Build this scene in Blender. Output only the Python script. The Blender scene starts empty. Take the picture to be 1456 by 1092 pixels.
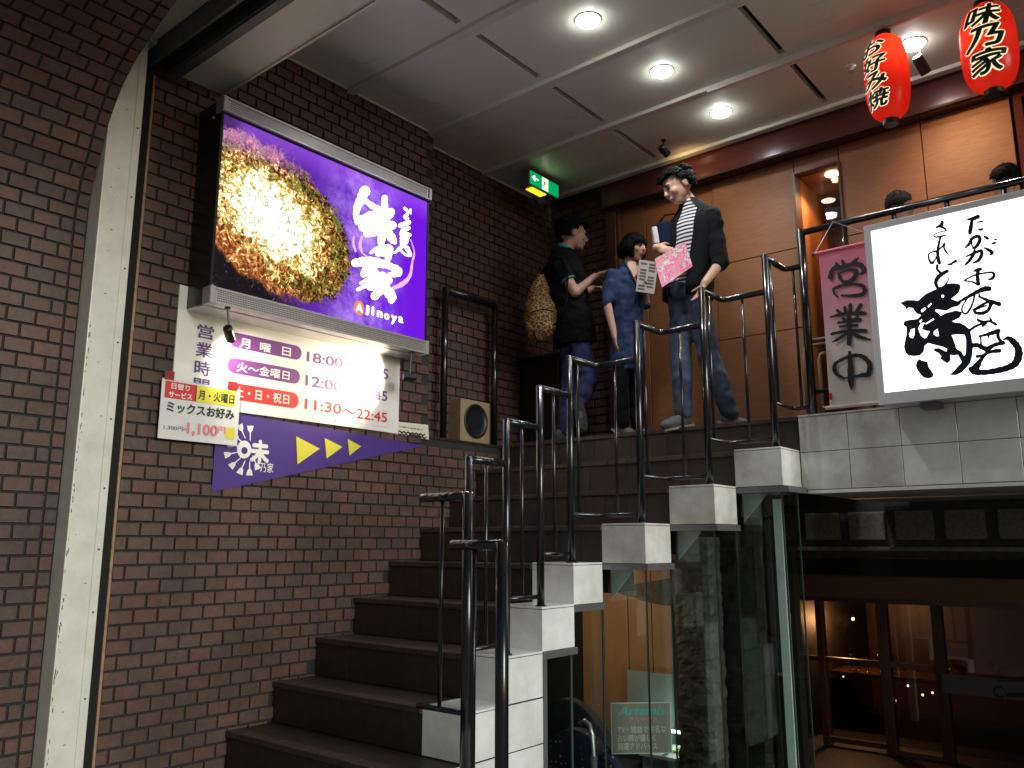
import bpy, bmesh, math, random
from mathutils import Vector, Matrix, noise
rnd = random.Random(7)
sc = bpy.context.scene
col = sc.collection
# ------------------------------------------------------------------ camera
CAM = Vector((4.38, 0.0, 1.477)); PITCH = math.radians(10.9); YAW = math.radians(39.7); FPX = 1180.0
cd = bpy.data.cameras.new('camera'); cam = bpy.data.objects.new('camera', cd); col.objects.link(cam)
cam.location = CAM; cam.rotation_euler = (math.pi/2 + PITCH, 0, YAW)
cd.sensor_width = 36.0; cd.lens = FPX/1456*36.0; cd.clip_start = 0.05; cd.clip_end = 500
sc.camera = cam
# ------------------------------------------------------------------ sky, sun, exposure (evening)
world = bpy.data.worlds.new('World'); sc.world = world; world.use_nodes = True
wn = world.node_tree; bgn = wn.nodes['Background']
sky = wn.nodes.new('ShaderNodeTexSky'); sky.sky_type = 'NISHITA'; sky.sun_disc = False
SUN_EL = math.radians(16); SUN_AZ = math.radians(98)      # clockwise from +Y
sky.sun_elevation = SUN_EL; sky.sun_rotation = SUN_AZ; sky.air_density = 1.0; sky.dust_density = 1.5
wn.links.new(sky.outputs[0], bgn.inputs[0]); bgn.inputs[1].default_value = 0.038
sd = bpy.data.lights.new('sun', 'SUN'); so = bpy.data.objects.new('sun', sd); col.objects.link(so)
sd.energy = 1.55; sd.angle = math.radians(22); sd.color = (0.93, 1.0, 0.95)
sdir = Vector((math.sin(SUN_AZ)*math.cos(SUN_EL), math.cos(SUN_AZ)*math.cos(SUN_EL), math.sin(SUN_EL)))
so.rotation_euler = (-sdir).to_track_quat('-Z', 'Y').to_euler(); so.location = (12, -6, 9)
sc.view_settings.view_transform = 'Standard'; sc.view_settings.look = 'None'
sc.view_settings.exposure = 0.18; sc.view_settings.gamma = 1.0; sc.view_settings.use_curve_mapping = False
sc.render.engine = 'CYCLES'
cy = sc.cycles; cy.use_denoising = True; cy.max_bounces = 8; cy.diffuse_bounces = 4; cy.glossy_bounces = 4
cy.transmission_bounces = 6; cy.transparent_max_bounces = 12; cy.sample_clamp_indirect = 4.0; cy.caustics_reflective = False; cy.caustics_refractive = False

# ------------------------------------------------------------------ measuring helpers (photo pixel -> point on a real plane)
_F = Vector((-math.sin(YAW)*math.cos(PITCH), math.cos(YAW)*math.cos(PITCH), math.sin(PITCH)))
_R = Vector((math.cos(YAW), math.sin(YAW), 0)); _U = _R.cross(_F); _FH = Vector((-math.sin(YAW), math.cos(YAW), 0))
def ray(u, v): return FPX*_F + (u-728)*_R - (v-546)*_U
def at(u, v, ax, val):
    d = ray(u, v); return CAM + d*((val-CAM[ax])/d[ax])
def px(p):
    q = Vector(p)-CAM; w = q.dot(_F); return (728+FPX*q.dot(_R)/w, 546-FPX*q.dot(_U)/w)

# ------------------------------------------------------------------ materials
def mat(name, color, rough=0.6, metal=0.0, var=0.0, scale=20.0, bump=0.0, bscale=None, emit=None, estr=0.0, spec=0.5, coat=0.0, stretch=None, var2=None):
    m = bpy.data.materials.new(name); m.use_nodes = True; nt = m.node_tree; b = nt.nodes['Principled BSDF']
    b.inputs['Base Color'].default_value = (*color, 1); b.inputs['Roughness'].default_value = rough
    b.inputs['Metallic'].default_value = metal; b.inputs['Specular IOR Level'].default_value = spec; b.inputs['Coat Weight'].default_value = coat
    if emit: b.inputs['Emission Color'].default_value = (*emit, 1); b.inputs['Emission Strength'].default_value = estr
    if var or bump:
        tc = nt.nodes.new('ShaderNodeTexCoord'); mp = nt.nodes.new('ShaderNodeMapping'); nt.links.new(tc.outputs['Object'], mp.inputs[0])
        geo = nt.nodes.new('ShaderNodeNewGeometry'); nt.links.new(geo.outputs['Position'], mp.inputs[0])
        if stretch: mp.inputs['Scale'].default_value = stretch
    if var:
        n = nt.nodes.new('ShaderNodeTexNoise'); n.inputs['Scale'].default_value = scale; n.inputs['Detail'].default_value = 6; n.inputs['Roughness'].default_value = 0.65
        nt.links.new(mp.outputs[0], n.inputs['Vector'])
        cr = nt.nodes.new('ShaderNodeValToRGB'); cr.color_ramp.elements[0].position = 0.3; cr.color_ramp.elements[1].position = 0.72
        lo = tuple(max(0, c*(1-var)) for c in color) if var2 is None else var2
        hi = tuple(min(1, c*(1+var*0.6)) for c in color)
        cr.color_ramp.elements[0].color = (*lo, 1); cr.color_ramp.elements[1].color = (*hi, 1)
        nt.links.new(n.outputs['Fac'], cr.inputs[0]); nt.links.new(cr.outputs[0], b.inputs['Base Color'])
        mr = nt.nodes.new('ShaderNodeMapRange'); mr.inputs['To Min'].default_value = min(1, rough*1.25); mr.inputs['To Max'].default_value = rough*0.8
        nt.links.new(n.outputs['Fac'], mr.inputs['Value']); nt.links.new(mr.outputs[0], b.inputs['Roughness'])
    if bump:
        n2 = nt.nodes.new('ShaderNodeTexNoise'); n2.inputs['Scale'].default_value = bscale or scale*3; n2.inputs['Detail'].default_value = 5
        nt.links.new(mp.outputs[0], n2.inputs['Vector'])
        bp = nt.nodes.new('ShaderNodeBump'); bp.inputs['Strength'].default_value = bump; bp.inputs['Distance'].default_value = 0.01
        nt.links.new(n2.outputs['Fac'], bp.inputs['Height']); nt.links.new(bp.outputs[0], b.inputs['Normal'])
    return m
def emat(name, color, strength):
    m = bpy.data.materials.new(name); m.use_nodes = True; nt = m.node_tree; nt.nodes.clear()
    o = nt.nodes.new('ShaderNodeOutputMaterial'); e = nt.nodes.new('ShaderNodeEmission')
    e.inputs[0].default_value = (*color, 1); e.inputs[1].default_value = strength; nt.links.new(e.outputs[0], o.inputs[0]); return m
def glassmat(name, tint, refl=1.0, rough=0.02):
    m = bpy.data.materials.new(name); m.use_nodes = True; nt = m.node_tree; nt.nodes.clear()
    o = nt.nodes.new('ShaderNodeOutputMaterial'); mx = nt.nodes.new('ShaderNodeMixShader'); t = nt.nodes.new('ShaderNodeBsdfTransparent')
    g = nt.nodes.new('ShaderNodeBsdfGlossy'); f = nt.nodes.new('ShaderNodeFresnel'); gq = nt.nodes.new('ShaderNodeNewGeometry'); mq = nt.nodes.new('ShaderNodeMapRange'); mq.inputs['To Min'].default_value = 1.45; mq.inputs['To Max'].default_value = 1/1.45
    nt.links.new(gq.outputs['Backfacing'], mq.inputs['Value']); nt.links.new(mq.outputs[0], f.inputs[0])
    t.inputs[0].default_value = (*tint, 1); g.inputs['Roughness'].default_value = rough; g.inputs[0].default_value = (refl, refl, refl, 1)
    nt.links.new(f.outputs[0], mx.inputs[0]); nt.links.new(t.outputs[0], mx.inputs[1]); nt.links.new(g.outputs[0], mx.inputs[2]); nt.links.new(mx.outputs[0], o.inputs[0]); return m
def brickmat(name, cols, dirt):
    m = bpy.data.materials.new(name); m.use_nodes = True; nt = m.node_tree; b = nt.nodes['Principled BSDF']
    a = nt.nodes.new('ShaderNodeAttribute'); a.attribute_name = 'tone'
    cr = nt.nodes.new('ShaderNodeValToRGB'); el = cr.color_ramp.elements
    el[0].position = 0; el[0].color = (*cols[0], 1); el[1].position = 1; el[1].color = (*cols[-1], 1)
    for i, c in enumerate(cols[1:-1]): e = el.new((i+1)/(len(cols)-1)); e.color = (*c, 1)
    geo = nt.nodes.new('ShaderNodeNewGeometry'); n = nt.nodes.new('ShaderNodeTexNoise'); n.inputs['Scale'].default_value = 38; n.inputs['Detail'].default_value = 8; n.inputs['Roughness'].default_value = 0.7
    nt.links.new(geo.outputs['Position'], n.inputs['Vector'])
    n3 = nt.nodes.new('ShaderNodeTexNoise'); n3.inputs['Scale'].default_value = 2.3; n3.inputs['Detail'].default_value = 5; nt.links.new(geo.outputs['Position'], n3.inputs['Vector'])
    r = nt.nodes.new('ShaderNodeMapRange'); r.inputs['From Min'].default_value = .25; r.inputs['From Max'].default_value = .75; r.inputs['To Min'].default_value = 0.62; r.inputs['To Max'].default_value = 1.25; nt.links.new(n.outputs['Fac'], r.inputs['Value'])
    r3 = nt.nodes.new('ShaderNodeMapRange'); r3.inputs['From Min'].default_value = .3; r3.inputs['From Max'].default_value = .7; r3.inputs['To Min'].default_value = 1-dirt; r3.inputs['To Max'].default_value = 1.1; nt.links.new(n3.outputs['Fac'], r3.inputs['Value'])
    mu = nt.nodes.new('ShaderNodeMath'); mu.operation = 'MULTIPLY'; nt.links.new(r.outputs[0], mu.inputs[0]); nt.links.new(r3.outputs[0], mu.inputs[1])
    mc = nt.nodes.new('ShaderNodeVectorMath'); mc.operation = 'SCALE'; nt.links.new(cr.outputs[0], mc.inputs[0]); nt.links.new(mu.outputs[0], mc.inputs['Scale'])
    n5 = nt.nodes.new('ShaderNodeTexNoise'); n5.inputs['Scale'].default_value = 7; n5.inputs['Detail'].default_value = 9; n5.inputs['Roughness'].default_value = .75; nt.links.new(geo.outputs['Position'], n5.inputs['Vector'])
    r5 = nt.nodes.new('ShaderNodeMapRange'); r5.inputs['From Min'].default_value = .60; r5.inputs['From Max'].default_value = .74; r5.inputs['To Max'].default_value = .38; nt.links.new(n5.outputs['Fac'], r5.inputs['Value'])
    mx = nt.nodes.new('ShaderNodeMix'); mx.data_type = 'RGBA'; nt.links.new(r5.outputs[0], mx.inputs[0]); nt.links.new(mc.outputs[0], mx.inputs[6]); mx.inputs[7].default_value = (.20,.185,.17,1)
    nt.links.new(a.outputs['Fac'], cr.inputs[0]); nt.links.new(mx.outputs[2], b.inputs['Base Color'])
    b.inputs['Roughness'].default_value = 0.52
    bp = nt.nodes.new('ShaderNodeBump'); bp.inputs['Strength'].default_value = .35; bp.inputs['Distance'].default_value = .006
    nt.links.new(n.outputs['Fac'], bp.inputs['Height']); nt.links.new(bp.outputs[0], b.inputs['Normal'])
    return m
M = {}
M['brick'] = brickmat('brick', [(.082,.053,.045), (.102,.057,.045), (.114,.058,.045), (.128,.059,.044), (.108,.058,.046), (.088,.055,.046)], .40)
M['mortar'] = mat('mortar', (.026,.024,.024), .9, var=.35, scale=60, bump=.4)
M['cream'] = mat('cream_paint', (.62,.59,.48), .38, var=.10, scale=3.5, bump=.05, bscale=30, var2=(.50,.47,.37))
M['jamb'] = mat('jamb_paint', (.70,.69,.62), .36, var=.14, scale=6, bump=.06, bscale=60, var2=(.58,.57,.50))
M['chip'] = mat('paint_chip', (.06,.05,.045), .8)
M['soffit'] = mat('soffit_paint', (.68,.64,.52), .33, var=.10, scale=2.2)
M['ceil'] = mat('ceiling_paint', (.72,.74,.60), .28, var=.06, scale=1.6)
M['ceil_rib'] = mat('ceiling_rib_paint', (.66,.64,.54), .4, var=.06, scale=4)
M['black'] = mat('black_void', (.006,.006,.006), .9)
M['steel_dark'] = mat('dark_steel', (.09,.095,.105), .5, metal=.3, var=.3, scale=12)
M['rail'] = mat('black_enamel', (.008,.009,.011), .2, var=.3, scale=40, coat=.3)
M['worn'] = mat('worn_rail_steel', (.30,.29,.28), .42, metal=.7, var=.3, scale=60)
M['timber_strip'] = mat('timber_strip', (.32,.2,.11), .6, var=.3, scale=30)
M['tile_white'] = mat('white_tile', (.84,.86,.86), .16, var=.14, scale=4.5, var2=(.66,.67,.64))
M['tile_dirty'] = mat('soiled_white_tile', (.85,.86,.85), .2, var=.2, scale=2.8, var2=(.46,.46,.40))
M['grout'] = mat('dark_grout', (.02,.02,.022), .9)
M['step'] = mat('step_tile', (.026,.018,.013), .5, var=.35, scale=14, bump=.15)
M['step_edge'] = mat('step_nosing', (.046,.031,.023), .5, var=.4, scale=18, bump=.2)
M['wood'] = mat('wood_panel', (.25,.102,.038), .55, var=.22, scale=9, stretch=(1.0,1.0,9.0))
M['wood_beam'] = mat('lacquered_beam', (.085,.022,.016), .2, var=.25, scale=8, stretch=(.4,1,6), coat=.4)
M['wood_dark'] = mat('dark_wood', (.07,.025,.015), .4, var=.3, scale=20)
M['seam'] = mat('panel_seam', (.03,.012,.008), .8)
M['alu'] = mat('aluminium', (.62,.61,.60), .34, metal=.7, var=.1, scale=30)
M['alu_hole'] = mat('perforation', (.05,.045,.05), .7)
M['sign_black'] = mat('sign_case_black', (.008,.008,.009), .35)
M['plastic_black'] = mat('black_plastic', (.012,.012,.013), .35, var=.2, scale=40)
M['board'] = mat('white_board', (.80,.79,.77), .35, var=.05, scale=3)
M['ink_black'] = mat('black_ink', (.012,.012,.014), .5)
M['ink_blue_black'] = mat('blue_black_ink', (.010,.010,.022), .4)
M['ink_violet'] = mat('violet_ink', (.16,.04,.22), .5)
M['ink_purple'] = mat('purple_ink', (.09,.045,.20), .5)
M['ink_red'] = mat('red_ink', (.62,.03,.03), .45)
M['ink_white'] = mat('white_ink', (.80,.80,.80), .5)
M['ink_yellow'] = mat('yellow_ink', (.72,.66,.06), .45)
M['ink_pink'] = mat('pink_ink', (.75,.25,.32), .45)
M['ink_teal'] = mat('teal_ink', (.10,.42,.42), .45)
M['pennant'] = mat('pennant_purple', (.075,.035,.23), .4, var=.08, scale=4)
M['paper'] = mat('laminated_paper', (.72,.72,.73), .14, var=.06, scale=14)
M['tape'] = mat('red_tape', (.27,.02,.025), .35)
M['gold'] = mat('speaker_board', (.30,.22,.115), .55, var=.15, scale=30)
M['card'] = mat('cream_card', (.70,.66,.55), .6)
M['menu_paper'] = mat('menu_paper', (.42,.38,.33), .7)
M['ink_brown'] = mat('brown_ink', (.09,.06,.05), .7)
M['skin'] = mat('skin', (.52,.31,.21), .5, var=.10, scale=25)
M['hair'] = mat('hair', (.0045,.004,.0038), .75, var=.4, scale=80, spec=.12)
M['hair_grey'] = mat('greying_hair', (.018,.015,.013), .8, var=.5, scale=90, spec=.2)
M['eye'] = mat('eye_dark', (.012,.009,.008), .25)
M['lip'] = mat('lip', (.30,.14,.11), .5)
M['cloth_black'] = mat('black_cloth', (.007,.007,.008), .95, spec=.15, bump=.5, bscale=26)
M['cloth_jacket'] = mat('dark_jacket', (.008,.008,.010), .95, spec=.15, bump=.5, bscale=22)
M['cloth_navy'] = mat('navy_cloth', (.009,.013,.036), .95, spec=.15, bump=.5, bscale=24)
M['cloth_denim'] = mat('denim_shirt', (.035,.055,.125), .95, spec=.15, var=.25, scale=18, bump=.5, bscale=24)
M['cloth_jeans'] = mat('jeans', (.075,.10,.145), .95, spec=.15, var=.6, scale=4.5, bump=.5, bscale=22, var2=(.022,.034,.062))
M['cloth_blue'] = mat('blue_trousers', (.045,.05,.14), .95, spec=.15, var=.2, scale=10, bump=.5, bscale=22)
M['cloth_teal'] = mat('teal_trim', (.03,.24,.26), .8)
M['cloth_white'] = mat('white_cloth', (.62,.62,.64), .85, bump=.3, bscale=30)
M['shoe'] = mat('grey_shoe', (.11,.105,.10), .8, var=.3, scale=40)
M['shoe_white'] = mat('white_sole', (.34,.33,.30), .7, var=.2, scale=60)
M['sole'] = mat('dark_sole', (.02,.02,.02), .7)
M['glass'] = glassmat('clear_glass', (.90,.95,.93), .8)
M['glass_dark'] = glassmat('window_glass', (.75,.72,.68), .9)
M['glass_edge'] = mat('glass_edge', (.06,.085,.08), .25)
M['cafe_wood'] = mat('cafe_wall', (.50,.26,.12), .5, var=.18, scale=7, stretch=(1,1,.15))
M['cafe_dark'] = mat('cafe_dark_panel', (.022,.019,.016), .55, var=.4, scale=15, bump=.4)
M['rock'] = mat('rock_cladding', (.085,.072,.058), .55, var=.7, scale=16, bump=1.0, bscale=30)
M['teal_post'] = mat('pale_teal_post', (.42,.62,.58), .25, var=.15, scale=5, stretch=(1,1,.2))
M['concrete'] = mat('concrete_block', (.30,.29,.27), .85, var=.35, scale=35, bump=.5)
M['concrete_dark'] = mat('dark_concrete', (.09,.09,.085), .85, var=.3, scale=20)
M['dots_black'] = mat('black_upholstery', (.015,.014,.015), .8, var=.3, scale=60)
M['frame_wood'] = mat('window_timber', (.14,.055,.03), .45, var=.3, scale=20)
M['hood_board'] = mat('hood_board', (.30,.17,.09), .5, var=.2, scale=6)
M['sign_brown'] = mat('dim_sign_board', (.13,.10,.085), .6)
M['asphalt'] = mat('paving', (.38,.37,.35), .8, var=.3, scale=25, bump=.3)
M['steel_ch'] = mat('grey_metal_channel', (.20,.20,.21), .42, metal=.5, var=.15, scale=20)
M['tile_under'] = mat('soffit_board', (.8,.79,.76), .55, var=.15, scale=3)
M['teal_soffit'] = mat('pale_soffit', (.34,.40,.37), .6, var=.1, scale=6)

# ------------------------------------------------------------------ object helpers
WLOC = {}
def tag(o, label=None, cat=None, group=None, kind=None):
    if label: o['label'] = label
    if cat: o['category'] = cat
    if group: o['group'] = group
    if kind: o['kind'] = kind
    return o
def thing(name, loc, label, cat, group=None, kind=None):
    o = bpy.data.objects.new(name, None); col.objects.link(o); o.location = loc; o.empty_display_size = .1
    WLOC[o.name] = Vector(loc); return tag(o, label, cat, group, kind)
class MB:
    def __init__(s): s.v = []; s.f = []; s.a = []
    def add(s, vs, fs, tone=None):
        b = len(s.v); s.v += [Vector(p) for p in vs]; s.f += [tuple(i+b for i in q) for q in fs]
        if tone is not None: s.a += [tone]*len(vs)
        return s
    def box(s, x0, x1, y0, y1, z0, z1, tone=None):
        vs = [(x, y, z) for x in (x0, x1) for y in (y0, y1) for z in (z0, z1)]
        return s.add(vs, [(0,1,3,2),(4,6,7,5),(0,4,5,1),(2,3,7,6),(0,2,6,4),(1,5,7,3)], tone)
    def obox(s, c, ax, ay, az, hx, hy, hz):
        c = Vector(c); vs = [c+ax*(i*hx)+ay*(j*hy)+az*(k*hz) for i in (-1,1) for j in (-1,1) for k in (-1,1)]
        return s.add(vs, [(0,1,3,2),(4,6,7,5),(0,4,5,1),(2,3,7,6),(0,2,6,4),(1,5,7,3)])
    def cyl(s, p0, p1, r0, r1=None, n=12, caps=True):
        p0 = Vector(p0); p1 = Vector(p1); r1 = r0 if r1 is None else r1
        d = (p1-p0).normalized(); a = d.orthogonal().normalized(); b = d.cross(a)
        vs = []
        for p, r in ((p0, r0), (p1, r1)):
            for i in range(n):
                t = 2*math.pi*i/n; vs.append(p+a*(r*math.cos(t))+b*(r*math.sin(t)))
        fs = [(i, (i+1) % n, n+(i+1) % n, n+i) for i in range(n)]
        if caps: fs += [tuple(range(n-1, -1, -1)), tuple(range(n, 2*n))]
        return s.add(vs, fs)
    def tube(s, pts, r, n=10, closed=False):
        pts = [Vector(p) for p in pts]; rings = []; prev = None; N = len(pts); b0 = len(s.v)
        for i, p in enumerate(pts):
            if i == 0: d = pts[1]-p
            elif i == N-1: d = p-pts[-2]
            else: d = (pts[i+1]-p).normalized()+(p-pts[i-1]).normalized()
            d.normalize()
            a = d.orthogonal().normalized() if prev is None else (prev-d*prev.dot(d)).normalized()
            prev = a; b = d.cross(a); rr = r[i] if isinstance(r, (list, tuple)) else r
            rings.append([p+a*(rr*math.cos(2*math.pi*k/n))+b*(rr*math.sin(2*math.pi*k/n)) for k in range(n)])
        vs = [q for ring in rings for q in ring]; fs = []
        for i in range(N-1):
            for k in range(n): fs.append((i*n+k, i*n+(k+1) % n, (i+1)*n+(k+1) % n, (i+1)*n+k))
        fs += [tuple(range(n-1, -1, -1)), tuple(range((N-1)*n, N*n))]
        return s.add(vs, fs)
    def loft(s, secs, n=14, caps=True):   # secs: (center, vecA, vecB)
        vs = []
        for c, A, B in secs:
            c = Vector(c)
            for k in range(n):
                t = 2*math.pi*k/n; vs.append(c+A*math.cos(t)+B*math.sin(t))
        fs = []
        for i in range(len(secs)-1):
            for k in range(n): fs.append((i*n+k, i*n+(k+1) % n, (i+1)*n+(k+1) % n, (i+1)*n+k))
        if caps: fs += [tuple(range(n-1, -1, -1)), tuple(range((len(secs)-1)*n, len(secs)*n))]
        return s.add(vs, fs)
    def ell(s, c, A, B, Cv, nu=14, nv=9):
        c = Vector(c); vs = [c-Cv]; fs = []
        for j in range(1, nv):
            ph = -math.pi/2+math.pi*j/nv
            for i in range(nu):
                t = 2*math.pi*i/nu; vs.append(c+A*(math.cos(t)*math.cos(ph))+B*(math.sin(t)*math.cos(ph))+Cv*math.sin(ph))
        vs.append(c+Cv); L = len(vs)-1
        for i in range(nu):
            fs.append((0, 1+(i+1) % nu, 1+i)); fs.append((L, L-nu+i, L-nu+(i+1) % nu))
        for j in range(nv-2):
            for i in range(nu): a = 1+j*nu; fs.append((a+i, a+(i+1) % nu, a+nu+(i+1) % nu, a+nu+i))
        return s.add(vs, fs)
    def cap(s, p0, r0, p1, r1, n=12):     # tapered capsule
        p0 = Vector(p0); p1 = Vector(p1); d = p1-p0; L = d.length or 1e-6; d = d/L
        a = d.orthogonal().normalized(); b = d.cross(a); secs = []
        for q in (-80, -50, -25, 0): t = math.radians(q); secs.append((p0+d*(r0*math.sin(t)), a*(r0*math.cos(t)), b*(r0*math.cos(t))))
        for q in (0, 25, 50, 80): t = math.radians(q); secs.append((p1+d*(r1*math.sin(t)), a*(r1*math.cos(t)), b*(r1*math.cos(t))))
        return s.loft(secs, n)
    def lathe(s, c, prof, n=24, axis=Vector((0,0,1))):
        c = Vector(c); a = axis.orthogonal().normalized(); b = axis.cross(a)
        return s.loft([(c+axis*h, a*r, b*r) for r, h in prof], n)
    def poly(s, pts): 
        return s.add(pts, [tuple(range(len(pts)))])
    def mesh(s, name, origin=Vector((0,0,0))):
        me = bpy.data.meshes.new(name); me.from_pydata([p-origin for p in s.v], [], s.f); me.validate(); me.update()
        if s.a and len(s.a) == len(s.v):
            at_ = me.attributes.new('tone', 'FLOAT', 'POINT'); at_.data.foreach_set('value', s.a)
        return me
    def build(s, name, m, parent=None, smooth=False, bevel=0.0, seg=2):
        lo = Vector((min(p[i] for p in s.v) for i in range(3))); hi = Vector((max(p[i] for p in s.v) for i in range(3)))
        c = (lo+hi)/2
        if parent is None: c.z = lo.z
        me = s.mesh(name, c)
        if bevel:
            bm = bmesh.new(); bm.from_mesh(me); bmesh.ops.bevel(bm, geom=bm.edges[:], offset=bevel, segments=seg, affect='EDGES', profile=.6); bm.to_mesh(me); bm.free()
        return place(name, me, m, parent, c, smooth)
def place(name, me, m, parent, loc, smooth=False):
    o = bpy.data.objects.new(name, me); col.objects.link(o)
    if m is not None and not me.materials: me.materials.append(M[m] if isinstance(m, str) else m)
    if smooth:
        me.polygons.foreach_set('use_smooth', [True]*len(me.polygons)); 
    loc = Vector(loc)
    if parent is not None: o.parent = parent; o.location = loc-WLOC[parent.name]
    else: o.location = loc
    WLOC[o.name] = loc; return o
def rot_smooth(me, ang=40):
    pass
# text: outline of a string, unit box
_tc = {}
TMP = bpy.data.scenes.new('tmp')
def evaluated(o):
    vl = TMP.view_layers[0]; vl.update(); return bpy.data.meshes.new_from_object(o.evaluated_get(vl.depsgraph))
def text_shape(body, bold=0.0, shear=0.0):
    """outline of a string in a unit box; bold = stroke thickening in em (overlaid shifted copies)"""
    k = (body, bold, shear)
    if k in _tc: return _tc[k]
    c = bpy.data.curves.new('lettering', 'FONT'); c.body = body; c.shear = shear; c.resolution_u = 4
    o = bpy.data.objects.new('lettering', c); TMP.collection.objects.link(o)
    me = evaluated(o); vs = [v.co.copy() for v in me.vertices]; fs = [tuple(p.vertices) for p in me.polygons]
    bpy.data.objects.remove(o); bpy.data.curves.remove(c); bpy.data.meshes.remove(me)
    V2 = []; F2 = []; W = []
    sh = [(0, 0)] if not bold else [(0, 0)]+[(bold*math.cos(t*math.pi/4), bold*math.sin(t*math.pi/4)) for t in range(8)]
    for i, (dx, dy) in enumerate(sh):
        b0 = len(V2); V2 += [(v.x+dx, v.y+dy) for v in vs]; W += [i]*len(vs); F2 += [tuple(q+b0 for q in f) for f in fs]
    x0 = min(v[0] for v in V2); x1 = max(v[0] for v in V2); y0 = min(v[1] for v in V2); y1 = max(v[1] for v in V2)
    V2 = [((v[0]-x0)/(x1-x0), (v[1]-y0)/(y1-y0), w) for v, w in zip(V2, W)]; _tc[k] = (V2, F2); return _tc[k]
def text_grid(body, offset=0.0, shear=0.0, n=9):
    k = (body, offset, shear, 'g')
    if k in _tc: return _tc[k]
    vs, fs = text_shape(body, offset, shear); bm = bmesh.new(); vv = [bm.verts.new((x, y, w)) for x, y, w in vs]
    for f in fs:
        try: bm.faces.new([vv[i] for i in f])
        except ValueError: pass
    for i in range(1, n):
        for no in ((1, 0, 0), (0, 1, 0)):
            bmesh.ops.bisect_plane(bm, geom=bm.verts[:]+bm.edges[:]+bm.faces[:], plane_co=(i/n, i/n, 0), plane_no=no, dist=1e-5)
    bm.verts.index_update(); r = ([(v.co.x, v.co.y, v.co.z) for v in bm.verts], [tuple(v.index for v in f.verts) for f in bm.faces]); bm.free(); _tc[k] = r; return r
def put_text(body, fn, m, parent, bold=0.0, shear=0.0, name='lettering'):
    vs, fs = text_shape(body, bold, shear); e = 1e-3; o0 = fn(0, 0); nrm = (fn(1, 0)-o0).cross(fn(0, 1)-o0).normalized(); b = MB()
    b.add([fn(u, v)+nrm*(w*.00006) for u, v, w in vs], fs); return b.build(name, m, parent)
def rect_fn(tl, br, ax, val, lift):
    """world rectangle on plane ax=val from two photo points"""
    a = at(*tl, ax, val); c = at(*br, ax, val); 
    def fn(u, v):
        if ax == 0: return Vector((val+lift, a.y+(c.y-a.y)*u, c.z+(a.z-c.z)*v))
        return Vector((a.x+(c.x-a.x)*u, val-lift, c.z+(a.z-c.z)*v))
    return fn
def ribbon(b, pts, conv, lift):
    """brush stroke: pts (u,v,width) in trace units, conv maps trace unit -> world with lift; Catmull-smoothed"""
    if len(pts) == 1: u, v, w = pts[0]; pts = [(u-w*.2, v, w), (u+w*.2, v, w)]
    P = []
    n = len(pts)
    for i in range(n-1):
        p0 = pts[max(i-1, 0)]; p1 = pts[i]; p2 = pts[i+1]; p3 = pts[min(i+2, n-1)]
        for k in range(5):
            t = k/5; P.append(tuple(.5*((2*p1[j])+(-p0[j]+p2[j])*t+(2*p0[j]-5*p1[j]+4*p2[j]-p3[j])*t*t+(-p0[j]+3*p1[j]-3*p2[j]+p3[j])*t**3) for j in range(3)))
    P.append(tuple(pts[-1]))
    L = []; Rr = []
    for i, (u, v, w) in enumerate(P):
        a = P[max(i-1, 0)]; c = P[min(i+1, len(P)-1)]; dx, dy = c[0]-a[0], c[1]-a[1]; l = math.hypot(dx, dy) or 1; nx, ny = -dy/l, dx/l
        w = max(w, 2)*.5*(1+.10*math.sin(i*2.1))
        L.append((u+nx*w, v+ny*w)); Rr.append((u-nx*w, v-ny*w))
    def capend(p, q, w):   # rounded end
        dx, dy = p[0]-q[0], p[1]-q[1]; l = math.hypot(dx, dy) or 1; dx, dy = dx/l, dy/l; w *= .5
        return [(p[0]+w*(math.cos(t)*dx-math.sin(t)*dy), p[1]+w*(math.cos(t)*dy+math.sin(t)*dx)) for t in (-1.1, -.55, 0, .55, 1.1)]
    vs = []; fs = []
    for l, r in zip(L, Rr): vs += [l, r]
    for i in range(len(P)-1): fs.append((2*i, 2*i+1, 2*i+3, 2*i+2))
    e = capend(P[-1], P[-2], P[-1][2]); k = len(vs); vs += e; fs.append(tuple([2*len(P)-1]+list(range(k, k+5))+[2*len(P)-2]))
    e = capend(P[0], P[1], P[0][2]); k = len(vs); vs += e; fs.append(tuple([0]+list(range(k, k+5))+[1]))
    b.add([conv(u, v, lift) for u, v in vs], fs)
# ================================================================== ground
g = MB().box(-30, 60, -60, 3.0, -.3, 0).build('pavement', 'asphalt'); tag(g, kind='structure')
# ------------------------------------------------------------------ constants of the place
TREAD = .294; RISE = .2268; Y0 = 3.948; ZC = 4.669; YB = 6.06
def sy(k): return Y0+TREAD*k
def sz(k): return RISE*(k+6)
def xr(k):
    if k >= 4: return 2.46
    if k >= 0: return 1.56+.30*k
    if k >= -3: return 1.56
    return 1.56+.30*(-3-k)
LAND = sz(4)
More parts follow.
